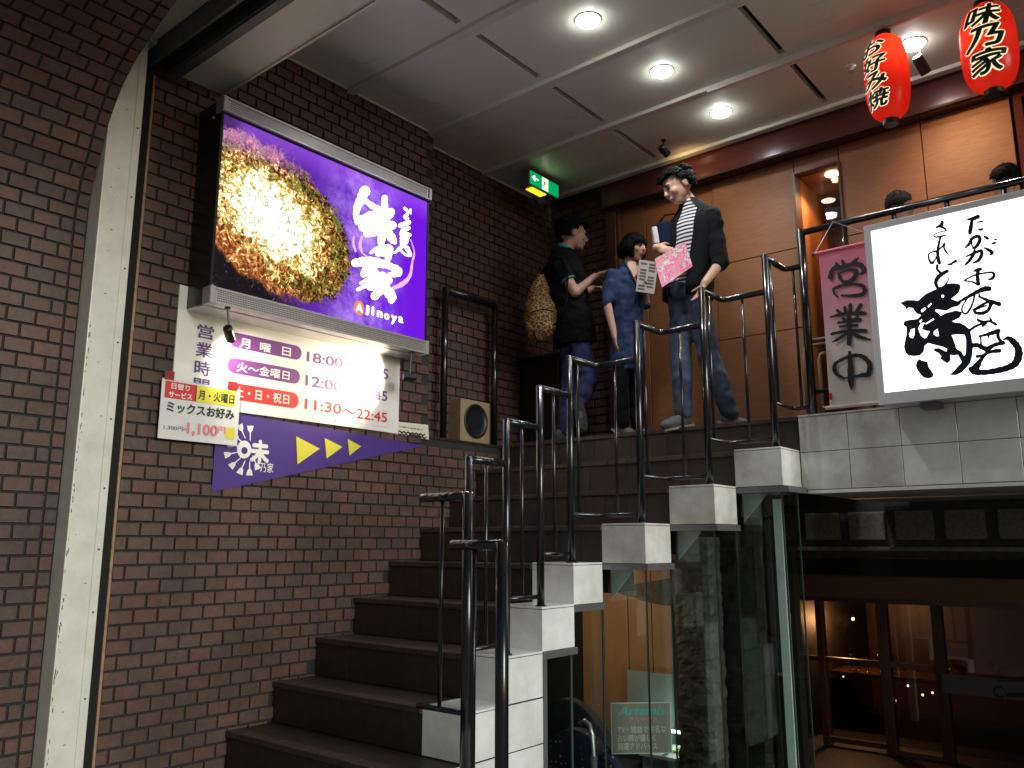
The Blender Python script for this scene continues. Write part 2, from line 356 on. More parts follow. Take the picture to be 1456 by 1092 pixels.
# ------------------------------------------------------------------ brick laying
BL, BH = .132, .0748
tone_mesh = {}
def brick_mesh(key, L, axis, tone):
    k = (key+axis, round(L, 4), tone)
    if k not in tone_mesh:
        b = MB(); j = .0045; h = BH-.010
        # bevelled face: back rectangle, front rectangle slightly smaller
        l = L-.010; pr = .010
        if axis == 'x':   # face looks to +x, length along y
            bk = [(0, s*l/2, t*h/2) for s, t in ((-1,-1),(1,-1),(1,1),(-1,1))]; fr = [(pr, s*(l/2-.002), t*(h/2-.002)) for s, t in ((-1,-1),(1,-1),(1,1),(-1,1))]
        else:             # face looks to -y, length along x
            bk = [(s*l/2, 0, t*h/2) for s, t in ((-1,-1),(1,-1),(1,1),(-1,1))]; fr = [(s*(l/2-.002), -pr, t*(h/2-.002)) for s, t in ((-1,-1),(1,-1),(1,1),(-1,1))]
        fs = [(4,5,6,7)]+[(i, (i+1) % 4, 4+(i+1) % 4, 4+i) for i in range(4)]
        b.add(bk+fr, fs, tone); tone_mesh[k] = (b.mesh('brick'), bk+fr, fs); tone_mesh[k][0].materials.append(M['brick'])
    return tone_mesh[k]
def tone_at(i, j):
    r = random.Random(i*7919+j*104729+13).random
    return round(r()*11)/11
def lay(parent, cells, axis, hidden=None):
    """cells: (center Vector, length, tone); nearest 300 in view as bricks, the others as one part"""
    vis = []; rest = []
    for c in cells:
        u, v = px(c[0]); ins = -10 < u < 1466 and -10 < v < 1102 and (c[0]-CAM).dot(_F) > 0 and not (hidden and hidden(c[0], u, v))
        if ins: vis.append(c)
        else: rest.append(c)
    def area(c):
        d = c[0]-CAM; nrm = Vector((1, 0, 0)) if axis == 'x' else Vector((0, -1, 0))
        return -c[1]*abs(d.dot(nrm))/d.length**3
    vis.sort(key=area)
    for c, L, t in vis[:300]:
        o = place('brick', brick_mesh('b', L, axis, t)[0], None, parent, c)
    b = MB()
    for c, L, t in vis[300:]+rest:
        _, vs, fs = brick_mesh('b', L, axis, t); b.add([Vector(p)+c for p in vs], fs, t)
    if b.v: tag(b.build('brickwork', 'brick', parent), kind='stuff')
def jit(): return rnd.uniform(-.003, .003)
# ------------------------------------------------------------------ left brick wall (sign wall), set back above the ledge beyond y 4.3
wl = thing('brick_wall', (0, 4, 0), 'tall dark brown brick wall behind the glowing purple sign', 'wall')
MB().box(-.5, -.002, 2.02, 4.30, 0, ZC+.3).build('backing', 'mortar', wl)
MB().box(-.5, -.0025, 4.3005, YB, 0, 2.245).build('backing', 'mortar', wl)
MB().box(-.6, -.162, 4.3005, YB, 2.246, ZC+.3).build('backing', 'mortar', wl)
MB().box(-.16, .006, 4.3005, 5.12, 2.246, 2.262).build('ledge', 'step', wl)
MB().box(-.5, -.001, 1.60, 2.0195, 0, ZC+.3).build('backing', 'mortar', wl)
cells = []
for j in range(0, int(ZC/BH)+1):
    z = .02+(j+.5)*BH
    if z > ZC+.02: continue
    off = (j % 2)*BL/2
    y = 2.045; first = True
    while y < YB-.01:
        L = BL if not (first and j % 2) else BL/2
        first = False
        if y+L > YB: L = YB-y
        if L < .03: break
        yc = y+L/2; k = int(math.floor((yc-Y0)/TREAD)); zst = sz(min(k, 4))-.05 if yc < 5.12 else LAND
        if z > zst:
            x = 0 if (yc < 4.30 or z < 2.21) else -.16
            if not (yc > 4.30 and 2.20 < z < 2.29) and not (yc > 5.12 and z < LAND) and not (y < 4.30 < y+L and z > 2.2):
                cells.append((Vector((x+jit(), yc, z)), L, tone_at(j, int(y*100))))
        y += L
def hid(c, u, v): return 285 < u < 605 and 150 < v < 500 and 2.35 < c.y < 4.03 and 2.8 < c.z < 4.03
lay(wl, cells, 'x', hid)
# ------------------------------------------------------------------ brick return wall at the back of the landing
xb1 = at(872, 600, 1, YB).x
wb = thing('brick_wall', (.2, YB+.1, LAND), 'narrow dark brick return wall beside the wooden doorway, under the exit sign', 'wall')
MB().box(-.17, xb1, YB+.002, YB+.3, LAND-.1, ZC+.2).build('backing', 'mortar', wb)
cells = []
for j in range(0, 33):
    z = LAND+.02+(j+.5)*BH; x = -.16 - (j % 2)*BL/2
    while x < xb1-.01:
        L = BL
        x0 = max(x, -.16); x1 = min(x+L, xb1); 
        if x1-x0 > .02 and z < ZC: cells.append((Vector(((x0+x1)/2, YB+jit(), z)), x1-x0, tone_at(j+91, int(x*100)+50)))
        x += L
lay(wb, cells, 'y')
# ------------------------------------------------------------------ front brick pier that curves out into an arch
prof = [(0, 0), (0, 3.20), (.035, 3.36), (.094, 3.50), (.135, 3.62), (.205, 3.735), (.284, 3.835), (.40, 3.925), (.522, 3.985), (.647, 4.04), (.80, 4.10), (1.0, 4.165), (1.3, 4.24), (1.7, 4.31), (2.2, 4.36), (2.8, 4.38), (3.4, 4.37)]
pts = [Vector((x, 0, z)) for x, z in prof]
# arc-length resample
arc = []; acc = 0
def prof_at(s):
    a = 0
    for p, q in zip(pts, pts[1:]):
        l = (q-p).length
        if a+l >= s: t = (s-a)/l; return p+(q-p)*t, (q-p).normalized()
        a += l
    return pts[-1], (pts[-1]-pts[-2]).normalized()
TOT = sum((q-p).length for p, q in zip(pts, pts[1:]))
YE = 1.755
wp = thing('brick_pier', (0, .9, 0), 'brown brick pier in the left foreground curving out overhead into an arch', 'pier')
b = MB(); SS = [TOT*i/60 for i in range(61)]
row = []
for s in SS:
    p, t = prof_at(s); row.append((p, Vector((t.z, 0, -t.x))))
vs = []; fs = []
for p, nrm in row:
    inner = p-nrm*.002; back = p-nrm*.16
    vs += [Vector((inner.x, YE-.004, inner.z)), Vector((inner.x, -.6, inner.z)), Vector((back.x, -.6, back.z)), Vector((back.x, YE-.004, back.z))]
for i in range(60):
    a = i*4; c = a+4
    for k in range(4): fs.append((a+k, a+(k+1) % 4, c+(k+1) % 4, c+k))
b.add(vs, fs).build('backing', 'mortar', wp)
cells = []
ncourse = int(TOT/BH)
def curved_brick(s, y0, y1, tone, rj):
    p0, t0 = prof_at(s+.005); p1, t1 = prof_at(s+BH-.005); n0 = Vector((t0.z, 0, -t0.x)); n1 = Vector((t1.z, 0, -t1.x))
    pr = .009+rj; ya, yb = y0+.005, y1-.005; e = .002
    q = []
    q += [Vector((p0.x, ya, p0.z)), Vector((p0.x, yb, p0.z)), Vector((p1.x, yb, p1.z)), Vector((p1.x, ya, p1.z))]
    f0 = p0+n0*pr+t0*e; f1 = p1+n1*pr-t1*e
    q += [Vector((f0.x, ya+e, f0.z)), Vector((f0.x, yb-e, f0.z)), Vector((f1.x, yb-e, f1.z)), Vector((f1.x, ya+e, f1.z))]
    return q, [(4,5,6,7)]+[(i, (i+1) % 4, 4+(i+1) % 4, 4+i) for i in range(4)]
allb = []
for j in range(ncourse):
    s = j*BH; y = YE-.066; allb.append((s, y, YE, tone_at(j, 5)))          # edge course
    first = True
    while y > -.45:
        L = BL if not (first and j % 2) else BL/2; first = False
        allb.append((s, y-L, y, tone_at(j+300, int(y*50)))); y -= L
vis = []; rest = []
for s, y0, y1, t in allb:
    p, _ = prof_at(s+BH/2); c = Vector((p.x, (y0+y1)/2, p.z)); w = (c-CAM).dot(_F)
    u, v = px(c) if w > .1 else (-999, 0)
    (vis if (w > .1 and -25 < u < 280 and -20 < v < 1110) else rest).append(((s, y0, y1, t), w))
vis.sort(key=lambda c: c[1]*1000*(1 if c[0][2]-c[0][1] > .1 else 1.3))
for (s, y0, y1, t), w in vis[:300]:
    q, f = curved_brick(s, y0, y1, t, jit()*.6); b = MB().add(q, f, t); b.build('brick', 'brick', wp)
b = MB()
for (s, y0, y1, t), w in vis[300:]+rest:
    q, f = curved_brick(s, y0, y1, t, jit()*.6); b.add(q, f, t)
tag(b.build('brickwork', 'brick', wp), kind='stuff')
# ------------------------------------------------------------------ shutter jamb (cream steel), slot and timber strip
pj = thing('shutter_jamb', (.07, 1.87, 0), 'tall cream painted steel shutter jamb with scuffed edge beside the brick pier', 'jamb')
XJ = .14
MB().box(.001, XJ, YE+.001, 1.932, 0, 4.24).build('post', 'jamb', pj, bevel=.006)
b = MB().box(XJ+.0005, XJ+.004, 1.890, 1.930, 0, 4.13); b.build('cover_strip', 'jamb', pj, bevel=.001, seg=1)
for z in (.75, 1.15, 1.45, 1.75, 2.10, 2.5, 2.9, 3.3, 3.7):
    MB().cyl((XJ+.003, 1.910, z), (XJ+.0065, 1.910, z), .005, n=8).build('screw', 'chip', pj)
b = MB()
for i in range(70):
    z = rnd.uniform(.3, 2.6); l = rnd.uniform(.004, .03)*(1.5 if rnd.random() < .2 else 1)
    y = YE+.006+abs(rnd.gauss(0, .006)); w = rnd.uniform(.0015, .005)
    b.add([(XJ+.0006, y, z), (XJ+.0006, y+w, z+l*.3), (XJ+.0006, y+w*.6, z+l), (XJ+.0006, y-.001, z+l*.7)], [(0,1,2,3)])
for i in range(16):
    z = rnd.uniform(.3, 3.9); y = rnd.uniform(YE+.03, 1.87); l = rnd.uniform(.003, .014)
    b.add([(XJ+.0006, y, z), (XJ+.0006, y+l, z+l*.2), (XJ+.0006, y+l*.9, z+l*.5), (XJ+.0006, y+l*.1, z+l*.4)], [(0,1,2,3)])
b.build('paint_chips', 'chip', pj)
MB().box(.001, .012, 1.9325, 2.029, 0, 4.14).build('shutter_slot', 'black', pj)
MB().box(.001, .022, 2.0295, 2.043, 0, 4.12).build('edge_strip', 'timber_strip', pj)
# ------------------------------------------------------------------ lintel, dropped soffit, ceiling
ce = thing('ceiling', (2.5, 4, ZC), 'cream panelled ceiling with ribs over the stairs', None, kind='structure')
XR = 6.2
MB().box(.142, XR, 1.60, 1.976, 4.27, 4.6).build('front_beam', 'soffit', ce)
MB().box(-.3, .1415, 1.60, 1.976, 4.2415, 4.6).build('front_beam', 'soffit', ce)
li = thing('shutter_lintel', (3, 2.06, 4.13), 'dark steel shutter lintel running across under the cream soffit', 'lintel')
b = MB(); b.box(.05, XR, 1.978, 1.995, 4.14, 4.42); b.build('front_plate', 'steel_dark', li)
MB().box(.05, XR, 1.9955, 2.075, 4.20, 4.42).build('shutter_slot', 'black', li)
MB().box(.05, XR, 2.0755, 2.150, 4.13, 4.42).build('back_channel', 'steel_dark', li)
MB().box(.05, XR, 2.085, 2.100, 4.118, 4.1295).build('bead', 'steel_dark', li)
MB().box(-.0, XR, 2.1515, 2.46, 4.195, ZC+.05).build('dropped_soffit', 'soffit', ce)
MB().box(-.0, XR, 2.4605, 2.475, 4.185, ZC+.05).build('edge_trim', 'soffit', ce)
MB().box(-.6, XR+.2, 2.47, 6.0, ZC+.06, ZC+.3).build('slab', 'black', ce)
RIBS = [3.456, 4.262, 5.068]
ys = [2.476]+RIBS+[5.87]
SLX = [1.155, 2.575, 3.995, 5.415]
for i, (a, c) in enumerate(zip(ys, ys[1:])):
    ya = a+(.032 if i else 0); yb = c-.032
    xs = [-.16 if a > 4.2 else 0]+SLX+[XR]
    for j, (p, q) in enumerate(zip(xs, xs[1:])):
        p2 = p+.022 if j else p; q2 = q-.022 if j < len(xs)-2 else q
        if i == 2 and j == 0: MB().box(0, q2, ya, 4.30, ZC, ZC+.04).build('panel', 'ceil', ce); MB().box(-.16, q2, 4.3005, yb, ZC, ZC+.04).build('panel', 'ceil', ce); continue
        MB().box(p2, q2, ya, yb, ZC, ZC+.04).build('panel', 'ceil', ce)
    for x in SLX:
        MB().box(x-.0215, x+.0215, ya, ya+.055, ZC+.0005, ZC+.035).build('slot_end', 'ceil', ce); MB().box(x-.0215, x+.0215, yb-.055, yb, ZC+.0005, ZC+.035).build('slot_end', 'ceil', ce)
        MB().box(x-.030, x-.0225, ya+.055, yb-.055, ZC-.004, ZC-.0005).build('slot_lip', 'ceil_rib', ce)
for y in RIBS+[5.87]:
    MB().box(-.15 if y > 4.3 else 0, XR, y-.0315, y+.0315, ZC-.028, ZC+.03).build('rib', 'ceil_rib', ce, bevel=.003, seg=1)
for a, c in zip(ys, ys[1:]):   # thin bright angle along the brick wall
    y0, y1 = a+.05, min(c-.05, 5.75)
    x = -.155 if a > 4.2 else .012
    if a < 4.28 < c: MB().box(.012, .024, y0, 4.29, ZC-.014, ZC-.001).build('wall_angle', 'ceil_rib', ce); x = -.145; y0 = 4.31
    MB().box(x, x+.012, y0, y1, ZC-.014, ZC-.001).build('wall_angle', 'ceil_rib', ce)
# hanging rail for the lanterns
MB().box(2.0, XR, 5.03, 5.055, ZC-.05, ZC-.029).build('hanging_rail', 'ceil_rib', ce)
# ------------------------------------------------------------------ wooden back wall with doors and passage
YW = 6.10
ww = thing('wood_panel_wall', (2.6, YW, LAND), 'warm brown wood panel wall at the back of the landing', 'wall')
MB().box(xb1, XR, 5.94, 6.30, 4.453, ZC-.001).build('beam', 'wood_beam', ww, bevel=.004, seg=1)
MB().box(xb1, XR, 5.935, 5.975, 4.437, 4.4525).build('beam_strip', 'seam', ww)
X = lambda u, v=350: at(u, v, 1, YW).x
xs = [X(885), X(921, 400), X(1021, 430), X(1133, 300), X(1199, 300), X(1313, 220), X(1443, 200), XR]
zs = [LAND+.005, 3.087, 3.72, 4.4525]
MB().box(xb1, xs[0]-.012, YW-.09, YW+.1, LAND, 4.4525).build('door_frame', 'wood_dark', ww, bevel=.004, seg=1)
MB().box(xs[0]-.0115, xs[0], YW-.05, YW+.1, LAND, 4.4525).build('door_stop', 'wood', ww)
for x0, x1 in ((xs[0], xs[1]), (xs[1], xs[2])):
    MB().box(x0+.003, x1-.003, YW, YW+.05, LAND+.008, 4.4525).build('door', 'wood', ww, bevel=.003, seg=1)
def panel(x0, x1, z0, z1): MB().box(x0+.003, x1-.003, YW-.012, YW+.03, z0+.003, z1-.003).build('panel', 'wood', ww, bevel=.002, seg=1)
for x0, x1 in ((xs[2], xs[3]), (xs[4], xs[5]), (xs[5], xs[6])):
    for z0, z1 in zip(zs, zs[1:]): panel(x0, x1, z0, z1)
NT = 4.325
panel(xs[3], xs[4], NT, zs[3])
MB().box(xs[0]-.01, xs[3]-.0005, YW+.0505, YW+.09, LAND, 4.4525).build('backing', 'seam', ww); MB().box(xs[4]+.0005, XR, YW+.0305, YW+.09, LAND, 4.4525).build('backing', 'seam', ww)
MB().box(xs[3], xs[4], YW+.0305, YW+.09, NT+.001, 4.4525).build('backing', 'seam', ww)
# passage
ND = 6.95
pa = thing('passage', ((xs[3]+xs[4])/2, 6.5, LAND), 'narrow lit wooden passage opening in the panel wall', 'passage')
MB().box(xs[3]-.06, xs[3]-.001, YW+.091, ND, LAND, NT+.05).build('side_wall', 'wood', pa)
MB().box(xs[4]+.001, xs[4]+.06, YW+.091, ND, LAND, NT+.05).build('side_wall', 'wood', pa)
MB().box(xs[3]-.06, xs[4]+.06, ND+.0005, ND+.05, LAND, NT+.05).build('end_wall', 'wood', pa)
MB().box(xs[3], xs[4], YW+.091, ND, NT, NT+.05).build('passage_ceiling', 'wood', pa)
MB().box(xs[3]-.008, xs[3]+.008, YW-.03, YW+.09, LAND, NT).build('trim', 'wood_dark', pa); MB().box(xs[4]-.008, xs[4]+.008, YW-.03, YW+.09, LAND, NT).build('trim', 'wood_dark', pa)
MB().box(xs[3]+.009, xs[4]-.009, YW-.03, YW+.02, NT-.012, NT+.0025).build('trim', 'wood_dark', pa)
MB().box((xs[3]+xs[4])/2-.02, xs[4]-.009, 6.30, 6.308, LAND+.02, NT-.03).build('glass_screen', 'glass_dark', pa)
# window with red frame at the far right
wi = thing('dark_window', ((xs[6]+XR)/2, YW, LAND), 'dark window with thin reddish timber frame at the far right of the panel wall', 'window')
xw0, xw1 = xs[6]+.02, 5.6
MB().box(xw0+.05, xw1, YW-.005, YW+.01, LAND+.3, 4.40).build('pane', 'black', wi)
for x0, x1, z0, z1 in ((xw0, xw0+.05, LAND+.2, 4.45), (xw0+.051, xw1, 4.40, 4.45), (xw0+.051, xw1, 4.02, 4.05), (xw0+.6, xw0+.63, LAND+.2, 4.019)):
    MB().box(x0, x1, YW-.04, YW+.02, z0, z1).build('window_frame', 'wood_beam', wi)
MB().box(xs[6]+.001, XR, YW, YW+.028, LAND, LAND+.199).build('panel', 'wood', wi)
# ------------------------------------------------------------------ staircase
st = thing('staircase', (1, 4, 0), 'dark brown tiled staircase with stepped white tile end blocks', 'staircase')
for k in range(-6, 5):
    y0 = sy(k); y1 = sy(k+1) if k < 4 else YB; z = sz(k); x1 = xr(k)-.30 if k < 4 else xr(4)
    if k > -6:
        # riser tiles and nosing tiles
        n = max(1, round(x1/.152)); w = x1/n
        for i in range(n):
            o = MB().box(i*w+.0012, (i+1)*w-.0012, y0+jit()*.3, y0+.02, z-RISE+.002, z-.034).build('riser_tile', 'step', st)
            MB().box(i*w+.0012, (i+1)*w-.0012, y0-.014, y0+.075, z-.032, z+jit()*.3).build('nosing_tile', 'step_edge', st, bevel=.004, seg=2)
        MB().box(.0, x1, y0+.0205, y0+.06, z-RISE, z-.005).build('riser_bed', 'grout', st)
        if k < 4: MB().box(.0, x1-.001, y0+.0755, y1+.02, z-.035, z-.003).build('tread', 'step', st)
    if k <= -1: MB().box(0, x1-.002, y0+.061, y1+.06, -.1, z-.036).build('core', 'grout', st)
    elif k < 4: MB().box(0, x1-.002, y0+.061, y1+.06, z-.40, z-.036).build('core', 'grout', st)
MB().box(-.16, xr(4)-.0005, sy(4)+.0755, YB, LAND-.3, LAND-.002).build('landing_floor', 'step', st)
MB().box(-.159, -.001, 5.12, YB-.001, LAND-.02, LAND+.0).build('landing_floor', 'step', st)
# white end blocks
def tilebox(parent, x0, x1, y0, y1, z0, z1, m):
    g_ = .004
    blk = MB().box(x0+.004, x1-.004, y0+.004, y1, z0, z1-.012).build('end_block', 'grout', parent)
    MB().box(x0, x1, y0, y1-.001, z1-.011, z1).build('top_tile', m, blk, bevel=.0015, seg=1)
    MB().box(x0, x1-.010, y0, y0+.0035, z0+.003, z1-.014).build('front_tile', m, blk)
    MB().box(x1-.0035, x1, y0+.002, y1-.003, z0+.003, z1-.014).build('side_tile', m, blk)
    MB().box(x1-.0095, x1-.0005, y0-.0004, y0+.0015, z0+.003, z1-.014).build('corner_trim', m, blk)
    return blk
for k in range(-5, 4):
    m = 'tile_white' if k < 0 else ('tile_white' if k == 0 else 'tile_dirty')
    x1 = xr(k); y1 = sy(k+1)
    blk = tilebox(st, x1-.30+.002, x1, sy(k)-.004, y1, sz(k)-RISE+.002, sz(k)+.008, m)
    if k >= -1:
        MB().box(x1-.298, x1+(.012 if k < 3 else .03), sy(k)-.002, y1+.012, sz(k)-RISE-.034, sz(k)-RISE+.0015).build('metal_channel', 'steel_ch', blk)
# tiled side wall below the lowest blocks
for k in (-3, -2):
    z = sz(k)-RISE
    while z > 0.05:
        z0 = max(0, z-RISE)
        MB().box(1.5565, 1.56, sy(k)+.002, sy(k+1)-.002, z0+.003, z-.003).build('side_tile', 'tile_white', st); z -= RISE
MB().box(1.27, 1.5562, sy(-3)+.001, sy(-1)-.001, 0, sz(-3)-RISE).build('side_core', 'grout', st)
MB().box(1.27, 1.5562, sy(-2)+.001, sy(-1)-.001, sz(-3)-RISE+.001, sz(-2)-RISE).build('side_core', 'grout', st)
MB().box(1.53, 1.565, sy(-1)-.0005, sy(-1)+.03, 0, sz(-1)-RISE-.035).build('edge_channel', 'steel_ch', st)
# ------------------------------------------------------------------ balcony (continuation of the landing) with white tile band
ba = thing('balcony', (4, 5.5, 1.8), 'white tiled balcony edge beyond the head of the stairs', 'balcony')
ZB0 = 1.80
MB().box(xr(4)+.004, XR, 5.130, YB, ZB0+.002, LAND-.002).build('slab', 'grout', ba)
TW = .298
x = xr(4)+.003; i = 0
while x < XR-.05:
    for z0, z1 in ((ZB0+.004, ZB0+.233), (ZB0+.237, LAND-.014)):
        MB().box(x+.002, x+TW-.002, 5.122+jit()*.3, 5.1295, z0, z1).build('tile', 'tile_dirty' if i < 2 else 'tile_white', ba, bevel=.0012, seg=1)
    x += TW; i += 1
MB().box(xr(4)+.003, XR, 5.120, 5.19, LAND-.011, LAND+.001).build('coping', 'tile_dirty', ba)
MB().box(xr(4)+.003, XR, 5.19+.0005, YB, LAND-.0015, LAND+.0005).build('balcony_floor', 'step', ba)
MB().box(xr(3)+.035, XR, 5.1225, 6.599, ZB0-.02, ZB0+.0).build('underside', 'tile_under', ba)
# ================================================================== railings
def worn_patch(parent, p0, p1, r, t0, t1, wid):
    """bare-metal patch on the top of a rail between fractions t0..t1"""
    p0 = Vector(p0); p1 = Vector(p1); d = (p1-p0); a = d.normalized(); up = Vector((0, 0, 1)); sd_ = a.cross(up).normalized(); vs = []; N = 14
    for i in range(N+1):
        t = t0+(t1-t0)*i/N; c = p0+d*t
        e = (1 if 0 < i < N else .25)
        l = -wid*e*(1+.35*math.sin(i*1.7+t0*9)); r_ = wid*e*(1+.35*math.sin(i*2.3+1+t1*5))
        for k in range(5):
            th = l+(r_-l)*k/4; vs.append(c+up*((r+.0008)*math.cos(th))+sd_*((r+.0008)*math.sin(th)))
    fs = [(i*5+k, i*5+k+1, i*5+k+6, i*5+k+5) for i in range(N) for k in range(4)]
    MB().add(vs, fs).build('worn_patch', 'worn', parent, smooth=True)
RT = .019; PT = .0215; BT = .0095
sr = thing('stair_railing', (1.5, 3.1, sz(-4)), 'black metal stair railing zigzagging up the white blocks, paint worn off its top', 'railing')
HR = 1.24
def post_xy(k): return (xr(k)-.05, sy(k)+.05)
LP = (2.535, 5.20)
for k in range(-3, 4):
    x, y = post_xy(k); nx, ny = post_xy(k+1) if k < 3 else LP
    zt = sz(k)+HR; zl = sz(k+1)+.06
    po = MB().cyl((x, y, sz(k)+.008), (x, y, zt-.012), PT, n=14); po.ell((x, y, zt-.012), Vector((PT,0,0)), Vector((0,PT,0)), Vector((0,0,.014))); po.build('post', 'rail', sr, smooth=True)
    MB().cyl((x, y, sz(k)+.0085), (x, y, sz(k)+.014), .032, n=16).build('post_foot', 'rail', sr)
    path = [(x, y, zt-.02), (x, ny-.03, zt-.02), (x+.012, ny-.008, zt-.02), (x+.035, ny, zt-.02), (nx, ny, zt-.02)] if abs(nx-x) > .05 else [(x, y, zt-.02), (nx, ny, zt-.02)]
    MB().tube(path, RT, 12).build('top_rail', 'rail', sr, smooth=True)
    path = [(x, y+.01, zl), (x, ny-.02, zl), (x+.02, ny, zl), (nx, ny, zl)] if abs(nx-x) > .05 else [(x, y+.01, zl), (nx, ny, zl)]
    MB().tube(path, .012, 10).build('low_rail', 'rail', sr, smooth=True)
    ym = y+(ny-y)*.45
    if abs(nx-x) > .05: ym = y+.085
    MB().cyl((x, ym, zl), (x, ym, zt-.025), BT, n=10).build('baluster', 'rail', sr, smooth=True)
    if abs(nx-x) > .05: MB().cyl((x+(nx-x)*.45, ny, zl), (x+(nx-x)*.45, ny, zt-.025), BT, n=10).build('baluster', 'rail', sr, smooth=True)
    if k < 1: worn_patch(sr, (x, y, zt-.02), (x, ny, zt-.02), RT, .06+.05*(k % 2), .62, .85)
    else: worn_patch(sr, (x, y, zt-.02), (x, ny, zt-.02), RT, .1, .95, .5)
# two crosswise panels at the foot of the stairs
for y, u0, u1, v, zlow, zbot, pu in ((2.87, 600, 666, 699, .735, sz(-4), 0), (2.60, 643, 714, 768, .40, sz(-5), 1)):
    a = at(u0, v, 1, y); c = at(u1, v, 1, y); zt = c.z-.02
    MB().cyl((c.x, y, zbot), (c.x, y, zt+.012), .027, n=16).build('post', 'rail', sr, smooth=True)
    MB().tube([(a.x, y, zt), (c.x, y, zt)], .021, 14).build('top_rail', 'rail', sr, smooth=True)
    MB().tube([(a.x, y, zlow), (c.x, y, zlow)], .013, 10).build('low_rail', 'rail', sr, smooth=True)
    MB().cyl((a.x+(c.x-a.x)*.46, y, zlow), (a.x+(c.x-a.x)*.46, y, zt), BT*1.05, n=10).build('baluster', 'rail', sr, smooth=True)
    worn_patch(sr, (a.x, y, zt), (c.x, y, zt), .021, .02, .5 if pu else .75, 1.0)
br = thing('balcony_railing', (3.5, 5.2, LAND), 'straight black balcony railing behind the big white illuminated sign', 'railing')
MB().tube([(LP[0], LP[1], 3.487), (XR-.1, LP[1], 3.487)], .0215, 14).build('top_rail', 'rail', br, smooth=True)
MB().tube([(LP[0], LP[1], 2.42), (XR-.1, LP[1], 2.42)], .014, 10).build('low_rail', 'rail', br, smooth=True)
MB().cyl((LP[0], LP[1], LAND), (LP[0], LP[1], 3.508), .025, n=14).build('post', 'rail', br, smooth=True)
for i in range(1, 13):
    x = LP[0]+.295*i-.012
    if x < XR-.1: MB().cyl((x, LP[1], 2.42), (x, LP[1], 3.48), .015, n=10).build('baluster', 'rail', br, smooth=True)
wr = thing('wall_railing', (-.05, 4.8, 2.26), 'short black rail frame standing on the ledge beside the brick wall', 'railing')
for y in (4.51, 5.105): MB().cyl((-.05, y, 2.262), (-.05, y, 3.455), .027, n=14).build('post', 'rail', wr, smooth=True)
MB().tube([(-.05, 4.51, 3.45), (-.05, 5.105, 3.45)], .027, 14).build('top_rail', 'rail', wr, smooth=True)
MB().ell((-.05, 4.51, 3.455), Vector((.027,0,0)), Vector((0,.027,0)), Vector((0,0,.02))).build('elbow', 'rail', wr, smooth=True)
# ================================================================== purple light-box sign
def nodes_of(name):
    m = bpy.data.materials.new(name); m.use_nodes = True; nt = m.node_tree; nt.nodes.clear(); return m, nt
class NG:
    def __init__(s, nt): s.nt = nt
    def n(s, t, **kw):
        x = s.nt.nodes.new(t)
        for k, v in kw.items(): setattr(x, k, v)
        return x
    def lk(s, a, b): s.nt.links.new(a, b)
    def math(s, op, a, b=None, clamp=False):
        x = s.n('ShaderNodeMath', operation=op, use_clamp=clamp)
        for i, q in enumerate((a, b)):
            if q is None: continue
            if isinstance(q, (int, float)): x.inputs[i].default_value = q
            else: s.lk(q, x.inputs[i])
        return x.outputs[0]
    def noise(s, vec, scale, detail=4, rough=.6, dist=0):
        x = s.n('ShaderNodeTexNoise'); x.inputs['Scale'].default_value = scale; x.inputs['Detail'].default_value = detail; x.inputs['Roughness'].default_value = rough; x.inputs['Distortion'].default_value = dist
        s.lk(vec, x.inputs['Vector']); return x.outputs['Fac']
    def ramp(s, fac, stops):
        x = s.n('ShaderNodeValToRGB'); e = x.color_ramp.elements
        e[0].position = stops[0][0]; e[0].color = (*stops[0][1], 1); e[1].position = stops[-1][0]; e[1].color = (*stops[-1][1], 1)
        for p, c in stops[1:-1]: q = e.new(p); q.color = (*c, 1)
        s.lk(fac, x.inputs[0]); return x.outputs[0]
    def mix(s, fac, a, b, mode='MIX'):
        x = s.n('ShaderNodeMix', data_type='RGBA', blend_type=mode)
        for i, q in ((0, fac), (6, a), (7, b)):
            if isinstance(q, (int, float)): x.inputs[i].default_value = q
            elif isinstance(q, tuple): x.inputs[i].default_value = (*q, 1)
            else: s.lk(q, x.inputs[i])
        return x.outputs[2]
    def step(s, v, a, b):
        x = s.n('ShaderNodeMapRange', interpolation_type='SMOOTHSTEP'); x.inputs['From Min'].default_value = a; x.inputs['From Max'].default_value = b; s.lk(v, x.inputs['Value']); return x.outputs[0]
XS = .25
c_ = at(398, 300, 0, XS); right_ = at(492, 330, 0, XS); top_ = at(372, 188, 0, XS); bot_ = at(432, 428, 0, XS)
m, nt = nodes_of('okonomiyaki_print'); G = NG(nt)
geo = G.n('ShaderNodeNewGeometry'); sp = G.n('ShaderNodeSeparateXYZ'); G.lk(geo.outputs['Position'], sp.inputs[0]); P = geo.outputs['Position']
yy, zz = sp.outputs[1], sp.outputs[2]
CY, CZ = 2.72, 3.40
dy = G.math('DIVIDE', G.math('SUBTRACT', yy, CY), .60); dz = G.math('DIVIDE', G.math('SUBTRACT', zz, CZ), .485)
tl = G.math('ADD', dy, G.math('MULTIPLY', dz, .30))        # slanted disc
r2 = G.math('SQRT', G.math('ADD', G.math('MULTIPLY', tl, tl), G.math('MULTIPLY', dz, dz)))
nb = G.noise(P, 7, 6, .65); nf = G.noise(P, 22, 9, .74, 1.6); nm = G.noise(P, 12, 6, .7, .4)
dd = G.math('ADD', G.math('ADD', r2, G.math('MULTIPLY', G.math('SUBTRACT', nf, .5), .42)), G.math('MULTIPLY', G.math('SUBTRACT', nm, .5), .38))
inside = G.step(dd, 1.0, .93)
hot = G.step(G.math('ADD', r2, G.math('MULTIPLY', G.math('SUBTRACT', nm, .5), 1.1)), .92, .12)
